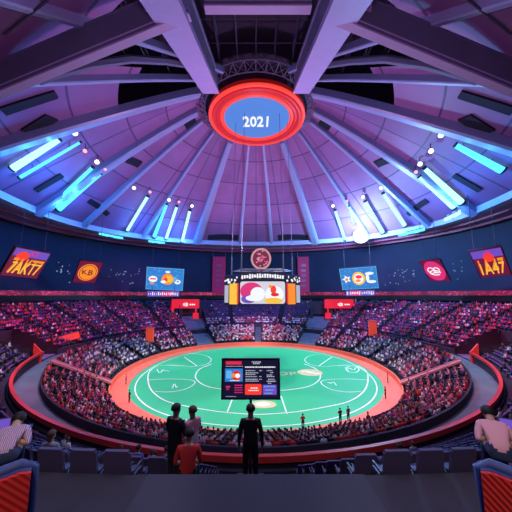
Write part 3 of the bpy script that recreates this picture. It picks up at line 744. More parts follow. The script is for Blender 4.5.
# ------------------------------------------------------------------ centre scoreboard
S0 = Vector((1.4, 0, 13.8))
sb = tag(empty('scoreboard', S0), 'big hanging scoreboard with round crest above the middle of the field', 'scoreboard')
plan = [(-4.75, -3.2), (4.75, -3.2), (8.2, 0.3), (8.2, 4.5), (-8.2, 4.5), (-8.2, .3)]
mb = MB(); bot = [(x * .97, y * .97) for x, y in plan]
i = mb.add([(x, y, 0) for x, y in bot]); j = mb.add([(x, y, 6.0) for x, y in plan]); n = 6
mb.face([i + k for k in range(n)][::-1]); mb.face([j + k for k in range(n)])
for k in range(n): mb.face((i + k, i + (k + 1) % n, j + (k + 1) % n, j + k))
mb.build('cabinet', 'navy', sb)
def facepanel(p0, p1, z0, z1, inset=.06):
    a, b = Vector((*p0, 0)), Vector((*p1, 0)); t = (b - a).normalized(); nn = Vector((t.y, -t.x, 0))
    mt = Matrix((t, Vector((0, 0, 1)), nn)).transposed().to_4x4(); mt.translation = (a + b) / 2 + nn * inset + Vector((0, 0, (z0 + z1) / 2)); return mt, (b - a).length, z1 - z0
def fdeco(mt, poly, m, name, parent, z=0.):
    mb = MB(); mb.prism(poly, mt @ Tz(z), .05); return mb.build(name, m, parent)
mt, w, h = facepanel(plan[0], plan[1], .15, 4.7)
fs = fdeco(mt, [(x, y - .25 * (1 - (x / (w / 2)) ** 2) + .1) for x, y in rrect(w * .97, h * .93, .5)], 'screenpale', 'front_screen', sb)
fdeco(mt, ell(2.3, 1.7, 20, -2.3, .3), 'spink', 'pink_shape', fs, .06); fdeco(mt, ell(1.5, .8, 14, -2.9, -1.2), 'spurple', 'purple_shape', fs, .07)
fdeco(mt, ell(1.5, 1.3, 16, -1.0, -.2), 'swhite', 'white_shape', fs, .12); fdeco(mt, ell(1.8, .6, 14, -1.7, -1.0), 'swhite', 'white_shape', fs, .13)
fdeco(mt, ell(1.9, 1.6, 18, 2.4, -.3), 'swhite', 'white_ground', fs, .06); fdeco(mt, ell(1.9, .55, 16, 2.2, -1.5), 'syellow', 'yellow_shape', fs, .12)
fdeco(mt, ell(.6, .8, 14, 2.2, .6), 'sredbright', 'red_shape', fs, .13); fdeco(mt, ell(.85, .35, 12, 2.5, -.35), 'sred', 'red_shape', fs, .14); fdeco(mt, ell(.35, .3, 10, 1.6, 1.2), 'sorange', 'orange_shape', fs, .15)
mt2, w2, h2 = facepanel(plan[0], plan[1], 4.75, 6.4)
hd = fdeco(mt2, rect(w2, h2), 'sdark', 'header', sb)
mb = MB(); rr_ = random.Random(9)
for k in range(17):
    x = -w2 * .44 + w2 * .88 * k / 16; y = .25 * (1 - (x / 4.) ** 2) - .15; mb.prism(rect(.33, rr_.uniform(.55, .95), x, y), mt2 @ Tz(.06), .04)
    mb.prism(rect(.5, .16, x, y + rr_.uniform(-.3, .3)), mt2 @ Tz(.06), .04)
mb.build('header_lettering', 'swhite', hd)
for a, b, s in ((5, 0, -1), (1, 2, 1)):
    mt3, w3, h3 = facepanel(plan[a], plan[b], .2, 5.8)
    fp = fdeco(mt3, rect(w3 * .96, h3), 'sdark', 'side_screen', sb)
    fdeco(mt3, rect(w3 * .52, h3 * .72, -s * w3 * .14, -h3 * .14), 'syellow' if s < 0 else 'sorange', 'orange_panel', fp, .06)
    fdeco(mt3, rect(w3 * .12, h3 * .7, -s * w3 * .42, -h3 * .12), 'sred', 'red_stripe', fp, .06)
    fdeco(mt3, rect(w3 * .26, h3 * .62, s * w3 * .32, -h3 * .14), 'swhite2', 'white_panel', fp, .06)
    mb = MB(); rr_ = random.Random(20 + s)
    for k in range(16): mb.prism(ell(rr_.uniform(.12, .3), rr_.uniform(.12, .3), 7, rr_.uniform(-.45, .45) * w3, h3 * rr_.uniform(.24, .46)), mt3 @ Tz(.08), .03)
    mb.build('white_flecks', 'swhite', fp)
mb = MB()
for x, y in ((-6.8, 1.5), (6.8, 1.5), (-4.4, -2.4), (4.4, -2.4)):
    mb.tube([(x, y, 5.8), (x, y, 10)], .16, 6); mb.tube([(x, y, 9.9), (x * .9, y * .9, 44.6)], .06, 5)
mb.build('hanger', 'cable', sb)
mb = MB()
for x0, x1, y, z in ((-6.8, 6.8, 1.5, 6.9), (-4.4, 4.4, -2.4, 7.0)): mb.tube([(x0, y, z), (x1, y, z)], .12, 5)
for s in (-1, 1): mb.tube([(s * 4.4, -2.4, 7.), (s * 6.8, 1.5, 6.9)], .12, 5); mb.tube([(s * 4.4, -2.4, 6.2), (0, -1.8, 7.)], .1, 5)
mb.build('top_truss', 'cable', sb)
mt4 = Matrix.Translation((-.3, -2.0, 9.1)) @ Matrix.Rotation(PI / 2, 4, 'X')
mb = MB(); mb.lathe([(2.15, 0), (2.15, .4)], 28, 0, mt4); mb.tube([(-.3, -2.2, 6), (-.3, -2.2, 7.5)], .2, 6); cr = mb.build('crest', 'smaroon', sb)
mb = MB(); torus(1.95, .2, 0, mb=mb); mb.v = [tuple(mt4 @ Vector((x, y, .45))) for x, y, z in mb.v]; mb.build('crest_ring', 'cream', cr)
rr_ = random.Random(4)
for k in range(34):
    a = rr_.uniform(0, 2 * PI); q = rr_.uniform(.15, 1.65); mb = MB(); mb.prism(ell(.2, .16, 6, q * math.cos(a), q * math.sin(a)), mt4 @ Tz(.42), .05); mb.build('crest_fleck', 'cream' if k % 3 else 'spink', cr)

sb.scale = (1.03, 1., 1.1)
# ------------------------------------------------------------------ far entrances with red headers
for s in (-1, 1):
    nm = 'left' if s < 0 else 'right'
    t = s * R(30.8); rp = up_r(5.5, t); rot = Matrix.Rotation(-t, 3, 'Z'); wdt = 2 * rp * math.tan(R(5.25))
    mb = MB(); c = P(rp + 1.2, t, 0)
    mb.box(P(rp + .9, t, 11.3), (wdt, .3, 4.6), 0, rot)
    for sx in (-1, 1): mb.box(P(rp + .6, t, 8.6) + rot @ Vector((sx * (wdt / 2 - .5), 0, 0)), (1., .8, 8), 0, rot)
    mb.box(P(rp + 2.5, t, 8), (wdt, .2, 9), 1, rot)
    struct(mb.build('wall_entrance_' + nm, ['concrete', 'black']), 'dark entrance under the red header in the far %s stand' % nm)
    x0, x1 = (171.5, 198.5) if s < 0 else (325, 354); yc = 303.7
    c = P(rp - 2.2, t, 0); A = at_y(x0, 299.3, c.y); B = at_y(x1, 308.3, c.y)
    e = tag(empty('entrance_sign', ((A.x + B.x) / 2, c.y, B.z), (0, 0, s * R(4))), 'red lit header sign above the far %s entrance' % nm, 'sign', 'red entrance headers')
    w, h = B.x - A.x, A.z - B.z
    mb = MB(); mb.box((0, .5, h / 2), (w, 1.2, h)); bx_ = mb.build('sign_box', 'signred', e)
    mb = MB(); mb.box((0, -.12, h * .96), (w, .1, h * .1)); mb.build('top_edge', 'sred', e)
    mt = Matrix.Translation((0, -.12, 0)) @ Matrix.Rotation(PI / 2, 4, 'X'); mb = MB()
    for k, (x, ww, hh) in enumerate(((.0, .3, 1.1), (.5, .35, 1.3), (1.0, .3, 1.), (-.5, .25, .8), (2.0, .5, .45), (2.7, .5, .5), (3.4, .6, .4))): mb.prism(rect(ww, hh, x, h * .42), mt, .06)
    mb.build('lettering', 'swhite', e)
    sx = 1 if s < 0 else -1
    mb = MB(); mb.box((sx * (w / 2 - .9), .2, -2.6), (1.9, .8, 2.0)); mb.box((sx * (w / 2 - .9), .2, -.8), (.4, .5, 1.8)); mb.build('lower_sign', 'signred', e)
    mb = MB(); mb.box((-sx * (w / 2 - .4), .2, -1.2), (.8, 1., 2.6)); mb.build('side_post', 'sred', e)
# orange uprights on the track
for x, nm in ((149, 'left'), (374, 'right')):
    c = at_z(x, 352.5, .4); t_ = math.atan2(c.x, c.y); r_ = math.hypot(c.x, c.y); k_ = max(0, int((r_ - r_low0(t_)) / (r_low1(t_) - r_low0(t_)) * NL)); BLOCK.append((c.x, c.y, 1.7)); e = tag(empty('orange_pillar', (c.x, c.y, low_z(k_) + .0)), 'bright orange upright pillar at the edge of the track on the %s' % nm, 'pillar', 'orange pillars by the track')
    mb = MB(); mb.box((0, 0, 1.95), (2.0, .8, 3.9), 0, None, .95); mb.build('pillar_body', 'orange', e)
    mb = MB(); mb.box((0, 0, .15), (2.3, 1.0, .3)); mb.build('foot', 'salmon', e); mb = MB(); mb.box((0, 0, 3.98), (2.1, 1., .18)); mb.build('cap', 'salmon', e)
# red lit boxes on the front wall of the side upper stands
for x0, x1, y0, y1, nm, lt in ((58, 77.5, 333, 341, 'left', .28), (441, 457, 330.5, 337.5, 'right', -.28)):
    z = 7.; A = at_z((x0 + x1) / 2, (y0 + y1) / 2, z); dist = (A - EYE).y; w = (x1 - x0) * dist / FPX; h = (y1 - y0) * dist / FPX
    yaw = 1.1 if nm == 'left' else -1.1
    e = tag(empty('red_sign', (A.x, A.y, z - h * .6), (0, 0, yaw * .5)), 'glowing red box sign at the front of the %s upper stand' % nm, 'sign', 'red box signs beside the side stands')
    mb = MB(); mb.box((0, 0, h / 2), (w, .5, h * .75), 0, Matrix.Rotation(-lt * .9, 3, 'Y')); mb.build('sign_box', 'sredbright', e)
    mb = MB()
    for k in range(5): mb.box((-w * .25 + k * w * .12, -.28, h * .5 + lt * (-w * .25 + k * w * .12) * .9), (.3, .06, .5))
    mb.build('lettering', 'spink', e); mb = MB()
    for sx in (-.3, .3): mb.box((sx * w, .2, -.9), (.3, .3, 2.6))
    mb.build('sign_leg', 'black', e)
# small lamps scattered over the dark wall
wl = MB(); wl.lathe([(.16, 0), (.2, .06), (.2, .16), (.12, .26), (.02, .3)], 8); proto = wl.build('wall_lamp', 'wlamp')
rr_ = random.Random(31); cnt = 0
for k in range(400):
    s = rr_.choice((-1, 1)); t = s * R(rr_.uniform(47, 100)); z = rr_.choice((20.2, 22.4, 24.8)) + rr_.uniform(-.7, .7)
    if rr_.random() < .5: z = 23.5 + rr_.uniform(-1, 1)
    q = px(P(r_wall(t) - .1, t, z))
    if not (0 < q[0] < 512) or 140 < q[0] < 190 or 330 < q[0] < 385 or q[0] < 55 and q[1] < 281 or q[0] > 462 or 70 < q[0] < 105 or 415 < q[0] < 452: continue
    o = proto if cnt == 0 else proto.copy()
    if cnt: COL.objects.link(o)
    cnt += 1; c = P(r_wall(t) - .02, t, z); o.location = c; o.rotation_euler = Vector((0, 0, 1)).rotation_difference(-P(1, t, 0)).to_euler()
    tag(o, 'tiny pale lamp scattered on the dark %s wall' % ('left' if s < 0 else 'right'), 'lamp', 'tiny lamps on the dark %s wall' % ('left' if s < 0 else 'right'))
    sc = rr_.uniform(.5, 1.1); o.scale = (sc, sc, sc)
    if cnt >= 64: break
#@PEOPLE
# ------------------------------------------------------------------ people
def skin_mesh(J, E, sub=1, root='pelvis'):
    names = list(J); ix = {n: k for k, n in enumerate(names)}
    me = bpy.data.meshes.new('body'); me.from_pydata([J[n][0] for n in names], [(ix[a], ix[b]) for a, b, _ in E], [])
    o = bpy.data.objects.new('tmp', me); COL.objects.link(o); md = o.modifiers.new('s', 'SKIN'); md.use_smooth_shade = True
    sv = me.skin_vertices[0].data
    for n in names:
        r = J[n][1]; sv[ix[n]].radius = (r, r) if not isinstance(r, tuple) else r; sv[ix[n]].use_root = (n == root)
    if sub: s = o.modifiers.new('u', 'SUBSURF'); s.levels = sub; s.render_levels = sub
    dg = bpy.context.evaluated_depsgraph_get(); out = bpy.data.meshes.new_from_object(o.evaluated_get(dg)); bpy.data.objects.remove(o)
    segs = [(np.array(J[a][0]), np.array(J[b][0]), reg) for a, b, reg in E]
    regs = ['skin', 'shirt', 'trousers', 'shoe']; mi = []
    for p_ in out.polygons:
        c = np.array(p_.center); best = 9; br = 0
        for a, b, reg in segs:
            ab = b - a; t = np.clip(np.dot(c - a, ab) / max(1e-9, np.dot(ab, ab)), 0, 1); d = np.linalg.norm(c - a - t * ab)
            if d < best: best, br = d, regs.index(reg)
        mi.append(br)
    out.materials.clear()
    for k in range(4): out.materials.append(None)
    out.polygons.foreach_set('material_index', mi); out.polygons.foreach_set('use_smooth', [True] * len(mi))
    return out
def skeleton(pose, arms='down', lean=0., hands=False, turn=0., bare=True):
    J, E = {}, []
    if pose == 'stand': pz_, k = .95, 0
    else: pz_, k = .53, 0
    up = lambda h: (0, 0, pz_ + h)
    J['pelvis'] = (up(0), (.165, .12)); J['spine'] = (up(.2), (.145, .11)); J['chest'] = (up(.38), (.17, .125)); J['neckb'] = (up(.5), (.09, .08))
    J['neck'] = ((0, + .01, pz_ + .57), .052); J['head1'] = ((0, + .02, pz_ + .645), (.075, .085)); J['head2'] = ((0, + .015, pz_ + .73), (.085, .10)); J['crown'] = ((0, 0, pz_ + .795), .05)
    J['nose'] = ((.12 * math.sin(turn) * 0, + .125, pz_ + .675), .014)
    E += [('pelvis', 'spine', 'trousers' if pose == 'stand' else 'shirt'), ('spine', 'chest', 'shirt'), ('chest', 'neckb', 'shirt'), ('neckb', 'neck', 'skin'), ('neck', 'head1', 'skin'), ('head1', 'head2', 'skin'), ('head2', 'crown', 'skin'), ('head1', 'nose', 'skin')]
    for s, S in ((-1, 'l'), (1, 'r')):
        sh = (s * .185, 0, pz_ + .46)
        if arms == 'down': el, wr, hd = (s * .25, 0 - .02, pz_ + .18), (s * .26, 0 + .07, pz_ - .06), (s * .255, 0 + .10, pz_ - .14)
        elif arms == 'lap': el, wr, hd = (s * .26, 0 + .04, pz_ + .20), (s * .13, .28, pz_ + .10), (s * .09, .35, pz_ + .11)
        elif arms == 'up': el, wr, hd = (s * .36, .06, pz_ + .56), (s * .30, .10, pz_ + .82), (s * .29, .10, pz_ + .90)
        else: el, wr, hd = (s * .27, 0 + .05, pz_ + .2), (s * .16, .26, pz_ + .26), (s * .13, .33, pz_ + .28)   # holding in front
        J['sh' + S] = (sh, .072); J['el' + S] = (el, .048); J['wr' + S] = (wr, .033); J['ha' + S] = (hd, (.042, .026))
        E += [('chest', 'sh' + S, 'shirt'), ('sh' + S, 'el' + S, 'shirt'), ('el' + S, 'wr' + S, 'skin' if bare else 'shirt'), ('wr' + S, 'ha' + S, 'skin')]
        if hands:
            d = (Vector(hd) - Vector(wr)).normalized(); side = d.cross(Vector((s, 0, .2))).normalized(); cur = Vector((-s, 0, 0))
            for q, L in enumerate((.07, .08, .075, .06)):
                o0 = Vector(hd) + side * (.027 - .018 * q) + d * .02; m1 = o0 + d * L * .55; m2 = m1 + (d * .8 + cur * .6).normalized() * L * .45
                J['f%d%s' % (q, S)] = (tuple(m1), .0095); J['g%d%s' % (q, S)] = (tuple(m2), .008)
                E += [('ha' + S, 'f%d%s' % (q, S), 'skin'), ('f%d%s' % (q, S), 'g%d%s' % (q, S), 'skin')]
            tb = Vector(wr).lerp(Vector(hd), .5) + side * .05 + d * .03; J['th' + S] = (tuple(tb), .011); E.append(('ha' + S, 'th' + S, 'skin'))
        if pose == 'stand':
            hp, kn, an, to = (s * .095, 0, .88), (s * .11, .02, .49), (s * .115, -.02, .09), (s * .13, .13, .045)
        else: hp, kn, an, to = (s * .10, .04, .52), (s * .12, .44, .52), (s * .12, .42, .09), (s * .13, .55, .045)
        J['hp' + S] = (hp, .10); J['kn' + S] = (kn, .066); J['an' + S] = (an, .043); J['to' + S] = (to, .04)
        E += [('pelvis', 'hp' + S, 'trousers'), ('hp' + S, 'kn' + S, 'trousers'), ('kn' + S, 'an' + S, 'trousers'), ('an' + S, 'to' + S, 'shoe')]
    rt = Matrix.Rotation(-lean, 3, 'X'); pv = Vector((0, 0, pz_))
    for n in list(J):
        if n[:2] in ('hp', 'kn', 'an', 'to') or n == 'pelvis': continue
        if arms == 'lap' and n[:2] in ('wr', 'ha', 'th') or n[0] in 'fg' and arms == 'lap': continue
        J[n] = (tuple(pv + rt @ (Vector(J[n][0]) - pv)), J[n][1])
    return J, E, pv + rt @ Vector((0, .015, .73))
def hair_mesh(c, long=False):
    mb = MB(); n = 14; rings = []
    for q in range(7):
        a = q / 6 * R(105); z = math.cos(a); rr = math.sin(a); row = []
        for j in range(n):
            t = 2 * PI * j / n; fr_ = max(0, math.sin(t)); zz = z
            if fr_ > .3 and z < .45: zz = .45 + (z - .45) * .1
            if long and fr_ < .2 and q == 6: zz -= .9
            row.append((c[0] + .105 * rr * math.cos(t), c[1] - .008 + .122 * rr * math.sin(t) * (1 if fr_ < .3 or z > .3 else .93), c[2] - .01 + .105 * zz))
        rings.append(mb.add(row))
    for q in range(6):
        for j in range(n): mb.face((rings[q] + j, rings[q + 1] + j, rings[q + 1] + (j + 1) % n, rings[q] + (j + 1) % n))
    return mb
_cache = {}
def person(loc, face, pose='stand', arms='down', lean=0., shirt='dark', trousers='denim', skin='skin', hair='hair', label='', group=None, hands=False, long=False, sub=1, bare=True, scale=1.):
    key = (pose, arms, lean, hands, sub, bare)
    if key not in _cache: J, E, hc = skeleton(pose, arms, lean, hands, bare=bare); _cache[key] = (skin_mesh(J, E, sub), hc)
    base, hc = _cache[key]; k2 = key + (shirt, trousers, skin)
    if k2 not in _cache:
        m = base.copy(); m.name = 'body'
        for q, nm in enumerate((skin, shirt, trousers, 'black')): m.materials[q] = M[nm]
        _cache[k2] = m
    o = bpy.data.objects.new('person', _cache[k2]); COL.objects.link(o); o.location = loc; o.rotation_euler = (0, 0, face); o.scale = (scale,) * 3
    k3 = ('hair', hc.to_tuple(), hair, long)
    if k3 not in _cache: h = hair_mesh(hc, long).build('hair', hair, None, True); _cache[k3] = h.data; h.parent = o
    else: h = bpy.data.objects.new('hair', _cache[k3]); COL.objects.link(h); h.parent = o
    return tag(o, label, 'person', group)
def up_tread(x, y):
    t = math.atan2(x, y); r = math.hypot(x, y); k = int((r - r_up0(t)) / (r_up1(t) - r_up0(t)) * NU); k = max(0, min(NU - 1, k)); return up_z(k)
def hero(x_px, dist, **kw):
    Y = -62 + dist; X = (x_px - 256) / FPX * dist; z = up_tread(X, Y) + kw.pop('dz', 0.); BLOCK.append((X, Y, kw.pop('clear', .75)))
    face = kw.pop('face', None)
    return person((X, Y, z), (math.atan2(X, -Y) * 0) if face is None else face, **kw)
hero(251, 6.65, dz=.04, arms='down', shirt='dark', trousers='dark', hair='hair', hands=True, bare=False, sub=2, label='person in black with back turned, standing right in front of the big monitor')
hero(181, 6.7, arms='front', shirt='dark', trousers='dark', hands=True, bare=False, sub=2, scale=1.02, face=-.5, label='person in black jacket standing left of the monitor, beside one in pink')
hero(197, 6.9, arms='front', shirt='cpink', trousers='cwhite', hair='hair2', hands=True, sub=2, face=.9, scale=.95, label='person in pale pink shirt beside the black jacketed one left of the monitor')
p_ = (-1.36, -(up_r(11, PI) + .14), up_z(11) - .43)
person(p_, .1, pose='sit', arms='lap', lean=.25, shirt='cred', trousers='dark', hands=True, sub=2, label='person in red shirt sitting alone on the near aisle steps')
hero(24, 4.6, pose='sit', arms='lap', lean=1.05, shirt='cstripe', trousers='denim', hands=True, sub=2, clear=.5, face=.45, label='person in striped pink shirt leaning forward beside the left red lounge chair')
hero(482, 4.7, pose='sit', arms='lap', lean=.9, shirt='cpink', trousers='denim', hands=True, sub=2, clear=.5, face=-.45, label='person in pink shirt leaning forward near the right red lounge chair')
tr = [(140, 400, 'dark', 'dark clothed person standing on the left edge of the track'), (376.5, 397, 'dark', 'dark clothed person standing on the right edge of the track'),
      (128, 384, 'cmag', 'person in dull magenta standing on the track at the foot of the left ramp'), (388, 383, 'cred', 'person in red standing on the track at the foot of the right ramp'),
      (335, 420, 'dark', 'leftmost of two dark clothed people at the near right of the track'), (343.5, 418.5, 'denim', 'rightmost of two navy clothed people at the near right of the track'), (296, 421, 'cred', 'person in red at the near edge of the track right of the monitor')]
for q, (x, y, c, lb) in enumerate(tr):
    p_ = at_z(x, y, .1); r = math.hypot(p_.x, p_.y); t = math.atan2(p_.x, p_.y); r = min(max(r, r_field(t) + .6), r_track(t) - .4)
    w = P(r, t, .09); person(w, PI - t, arms='down' if q % 2 else 'front', shirt=c, trousers='dark', label=lb, scale=1.05)

# ------------------------------------------------------------------ the monitor on its stand
Ym = -62 + 10.2; A = at_y(222.5, 359.5, Ym); B = at_y(279.5, 399, Ym); cx, cz = (A.x + B.x) / 2, (A.z + B.z) / 2; w, h = B.x - A.x, A.z - B.z
zf = up_tread(cx, Ym) + .04; BLOCK.append((cx, Ym, 1.2))
mo = tag(empty('monitor', (cx, Ym, zf)), 'large black monitor on a stand showing a dark menu page with red and blue tiles', 'monitor')
H = cz - zf
mb = MB(); mb.box((0, .06, H), (w + .06, .10, h + .06)); mb.box((0, .14, H), (w * .5, .1, h * .5)); hs = mb.build('housing', 'black', mo)
mb = MB(); mb.tube([(0, .1, .03), (0, .1, H - h * .3)], .045, 10); mb.build('post', 'black', mo); mb = MB(); mb.box((0, .05, .02), (.9, .36, .04)); mb.build('base', 'black', mo)
mt = Matrix.Translation((0, 0, H)) @ Matrix.Rotation(PI / 2, 4, 'X')
mb = MB(); mb.prism(rect(w * .97, h * .96), mt, .015); sc_ = mb.build('screen', 'sdark', mo)
def sc(px0, py0, px1, py1, m, name, z=.02, rr=0):      # rectangle given as fractions of the screen
    a, b = (px0 - .5) * w, (px1 - .5) * w; c, d = (.5 - py0) * h, (.5 - py1) * h
    mb = MB(); po = rect(b - a, c - d, (a + b) / 2, (c + d) / 2) if not rr else rrect(b - a, c - d, rr, (a + b) / 2, (c + d) / 2); mb.prism(po, mt @ Tz(z), .004); return mb.build(name, m, sc_)
def words(rows, m, name):
    mb = MB(); rr_ = random.Random(len(rows) * 7 + int(rows[0][0] * 100))
    for x0, x1, y, hh in rows:
        x = x0
        while x < x1:
            ww = rr_.uniform(.012, .032); q = min(ww, x1 - x); mb.prism(rect(q * w, hh * h, (x + q / 2 - .5) * w, (.5 - y) * h), mt @ Tz(.028), .004); x += ww + .008
    return mb.build(name, m, sc_)
sc(.06, .04, .34, .13, 'sred', 'header_tile'); words([(.08, .32, .085, .035)], 'spink', 'header_lettering')
words([(.52, .68, .06, .03), (.54, .66, .10, .025)], 'swhite2', 'title_lettering'); words([(.40, .93, .19, .03)], 'swhite', 'menu_lettering')
words([(.06, .36, .17, .015)], 'swhite2', 'small_lettering')
sc(.05, .23, .36, .56, 'sblue', 'picture_tile'); 
for e_, col, nm in ((rrect(w * .10, h * .2, .04, -w * .38, h * .12), 'slblue', 'light_blue_shape'), (ell(w * .08, h * .13, 16, -w * .25, h * .09), 'sred', 'red_shape'), (ell(w * .045, h * .06, 12, -w * .23, h * .09), 'swhite', 'white_shape'), (ell(w * .03, h * .06, 12, -w * .30, h * .1), 'sorange', 'orange_shape')):
    mb = MB(); mb.prism(e_, mt @ Tz(.026 + .004 * len(nm) % 3 * .004), .004); mb.build(nm, col, sc_)
words([(.14, .30, .53, .02)], 'swhite', 'caption_lettering')
words([(.41, .58, .28, .022), (.41, .63, .335, .022), (.41, .58, .375, .022), (.41, .61, .43, .022), (.41, .62, .50, .028), (.41, .64, .545, .022), (.65, .70, .28, .02), (.65, .69, .43, .02), (.65, .70, .50, .02)], 'swhite2', 'list_lettering')
words([(.78, .88, .28, .022), (.84, .9, .33, .022), (.78, .88, .39, .022), (.78, .92, .43, .022), (.80, .92, .50, .022), (.78, .94, .55, .028), (.80, .86, .60, .022)], 'swhite2', 'price_lettering')
sc(.40, .62, .69, .89, 'sredbright', 'red_button', rr=.04); words([(.50, .62, .72, .028), (.46, .64, .78, .022)], 'swhite', 'button_lettering')
sc(.71, .64, .95, .89, 'spurple', 'purple_tile'); words([(.73, .92, .68, .03), (.75, .9, .77, .03), (.74, .88, .85, .025)], 'slblue', 'tile_lettering')
words([(.22, .36, .65, .03), (.22, .36, .71, .03), (.22, .36, .77, .02), (.22, .36, .83, .025)], 'spink', 'left_lettering'); words([(.07, .14, .69, .05), (.08, .12, .75, .03)], 'spink', 'figure_lettering'); words([(.07, .25, .93, .012)], 'swhite2', 'foot_lettering')

# ------------------------------------------------------------------ red lounge chairs, press desks at the corners
for s in (-1, 1):
    nm = 'left' if s < 0 else 'right'
    c0 = Vector((s * 2.26, -58.95, ZU1 + .15)); BLOCK.append((s * 2.9, -58.4, 1.))
    e = tag(empty('lounge_chair', c0, (0, 0, -s * .62)), 'red ribbed lounge chair with navy padded rim in the lower %s corner, seen from behind' % nm, 'chair')
    X = lambda v: s * v
    prof = [(0, 0), (0, 1.10), (.08, 1.12), (.55, 1.06), (1.0, .98), (1.0, 0)]
    mb = MB(); m4 = Matrix.Rotation(PI / 2, 4, 'X'); mb.prism([(X(x), y) for x, y in prof], m4, .05); mb.build('back_panel', 'redpanel', e)
    mb = MB(); mb.prism([(X(x * 1.0), y) for x, y in prof], m4 @ Tz(-.22), .21); mb.build('backrest', 'navy', e)
    mb = MB(); mb.tube([(X(-.01), .12, .0), (X(-.01), .12, 1.08), (X(.08), .12, 1.13), (X(.55), .12, 1.07), (X(1.0), .12, .99), (X(1.02), .12, .9), (X(1.02), .12, 0)], .055, 10); mb.build('padded_rim', 'navy', e, True)
    mb = MB(); mb.box((X(.5), .50, .33), (.9, .6, .2)); mb.build('seat', 'redpanel', e)
    for k in (.10, .90):
        mb = MB(); mb.box((X(k), .48, .30), (.12, .62, .58)); mb.build('armrest', 'navy', e)
    for px_, py_ in ((.06, .3), (.94, .3), (.06, .85), (.94, .85)):
        mb = MB(); mb.tube([(X(px_), py_, 0), (X(px_), py_, .24)], .03, 8); mb.build('leg', 'frame', e)
    # press desk with a laptop a few rows down
    x, d = (16, 6.2) if s < 0 else (494, 6.2)
    Xd, Yd = (x - 256) / FPX * d, -62 + d; z = up_tread(Xd, Yd); BLOCK.append((Xd, Yd, .75))
    e = tag(empty('press_desk', (Xd, Yd, z), (0, 0, s * -.5)), 'small navy desk among the nearest %s hand seats' % nm, 'desk')
    mb = MB(); mb.box((0, 0, .72), (1.1, .55, .05)); mb.build('top', 'navy', e); mb = MB(); mb.box((0, .24, .42), (1.05, .04, .55)); mb.build('front_panel', 'navy', e)
    for px_ in (-.5, .5):
        for py_ in (-.22, .22): mb = MB(); mb.box((px_, py_, .35), (.05, .05, .7)); mb.build('leg', 'frame', e)
    q = tag(empty('laptop', Vector((Xd, Yd, z + .745)), (0, 0, s * -.5)), 'grey open laptop on the small navy %s desk' % nm, 'laptop')
    mb = MB(); mb.box((0, 0, .01), (.36, .25, .02)); mb.build('keyboard', 'cgrey', q)
    mb = MB(); mb.box((0, .16, .13), (.36, .02, .25), 0, Matrix.Rotation(-.3, 3, 'X')); ld = mb.build('lid', 'cgrey', q)
    mb = MB(); mb.box((0, .148, .13), (.33, .01, .21), 0, Matrix.Rotation(-.3, 3, 'X')); mb.build('display', 'spurple', q)

# ------------------------------------------------------------------ seats and spectators
SP = []
for kind in ('low', 'up'):
    N = NL if kind == 'low' else NU; rf = low_r if kind == 'low' else up_r; zf_ = low_z if kind == 'low' else up_z
    for k in range(N):
        t = -PI
        while t < PI:
            rb = rf(k + 1, t) - .34; t += .60 / rb
            if in_cut(kind, k, t) or in_cut(kind, k, t - .012) or in_cut(kind, k, t + .012): continue
            if kind == 'low' and abs(t - R(1.2)) * rb < 1.4: continue
            if kind == 'low' and abs(abs(t) - R(116.5)) * rb < 1.7: continue
            if kind == 'up' and PI - abs(t) < 2.15 / rb: continue
            if any(abs(t - a) * rb < .8 for a in AISLES if kind == 'up' or abs(adeg(a)) > 20): continue
            p_ = P(rb, t, zf_(k)); d = (p_ - EYE).length
            q = px(p_ + Vector((0, 0, .6)))
            if not (-45 < q[0] < 557 and q[1] < 600): continue
            if any(math.hypot(p_.x - a, p_.y - b) < c for a, b, c in BLOCK): continue
            a = abs(adeg(t))
            if kind == 'low': occ = .9 if not (a > 140 and k < 2) else 0.
            elif a > 130: occ = .04
            elif a > 109: occ = .40
            elif a < 26: occ = .9 if k < 3 else .12
            else: occ = .62
            SP.append(dict(p=p_, t=t, k=k, kind=kind, d=d, a=a, inf=(4 < q[0] < 508 and q[1] < 506), occ=rng.random() < occ, s=-1 if p_.x < 0 else 1))
PAL = dict(white=((.72, .70, .76), 'cwhite'), pink=((.72, .30, .40), 'cpink'), red=((.62, .03, .03), 'cred'), magenta=((.48, .05, .24), 'cmag'), blue=((.06, .10, .40), 'cblue'), black=((.02, .02, .03), 'dark'), grey=((.25, .26, .32), 'cgrey'))
def pal(o):
    if o['kind'] == 'low':
        if 62 < o['a'] < 101 and o['k'] < 7: w = dict(white=.36, grey=.32, blue=.12, black=.2)
        elif o['a'] < 26: w = dict(white=.3, pink=.32, red=.18, magenta=.1, black=.1)
        elif o['a'] > 95 and o['k'] > 7: w = dict(red=.42, white=.14, pink=.14, magenta=.1, blue=.06, black=.14)
        else: w = dict(white=.22, pink=.2, red=.14, magenta=.18, blue=.04, black=.22)
    elif o['a'] < 26 and o['k'] < 3: w = dict(white=.3, pink=.32, red=.18, magenta=.1, black=.1)
    elif o['a'] > 109: w = dict(white=.14, grey=.3, blue=.2, black=.3, magenta=.06)
    else: w = dict(white=.06, pink=.12, red=.30, magenta=.26, black=.26)
    ks = list(w); return ks[rng.choice(len(ks), p=np.array([w[k] for k in ks]) / sum(w.values()))]
for o in SP: o['c'] = pal(o) if o['occ'] else None
seat_ind = sorted([o for o in SP if o['inf']], key=lambda o: o['d'])[:300]
ppl_ind = sorted([o for o in SP if o['inf'] and o['occ']], key=lambda o: o['d'])[:300]
for o in seat_ind: o['si'] = 1
for o in ppl_ind: o['pi'] = 1
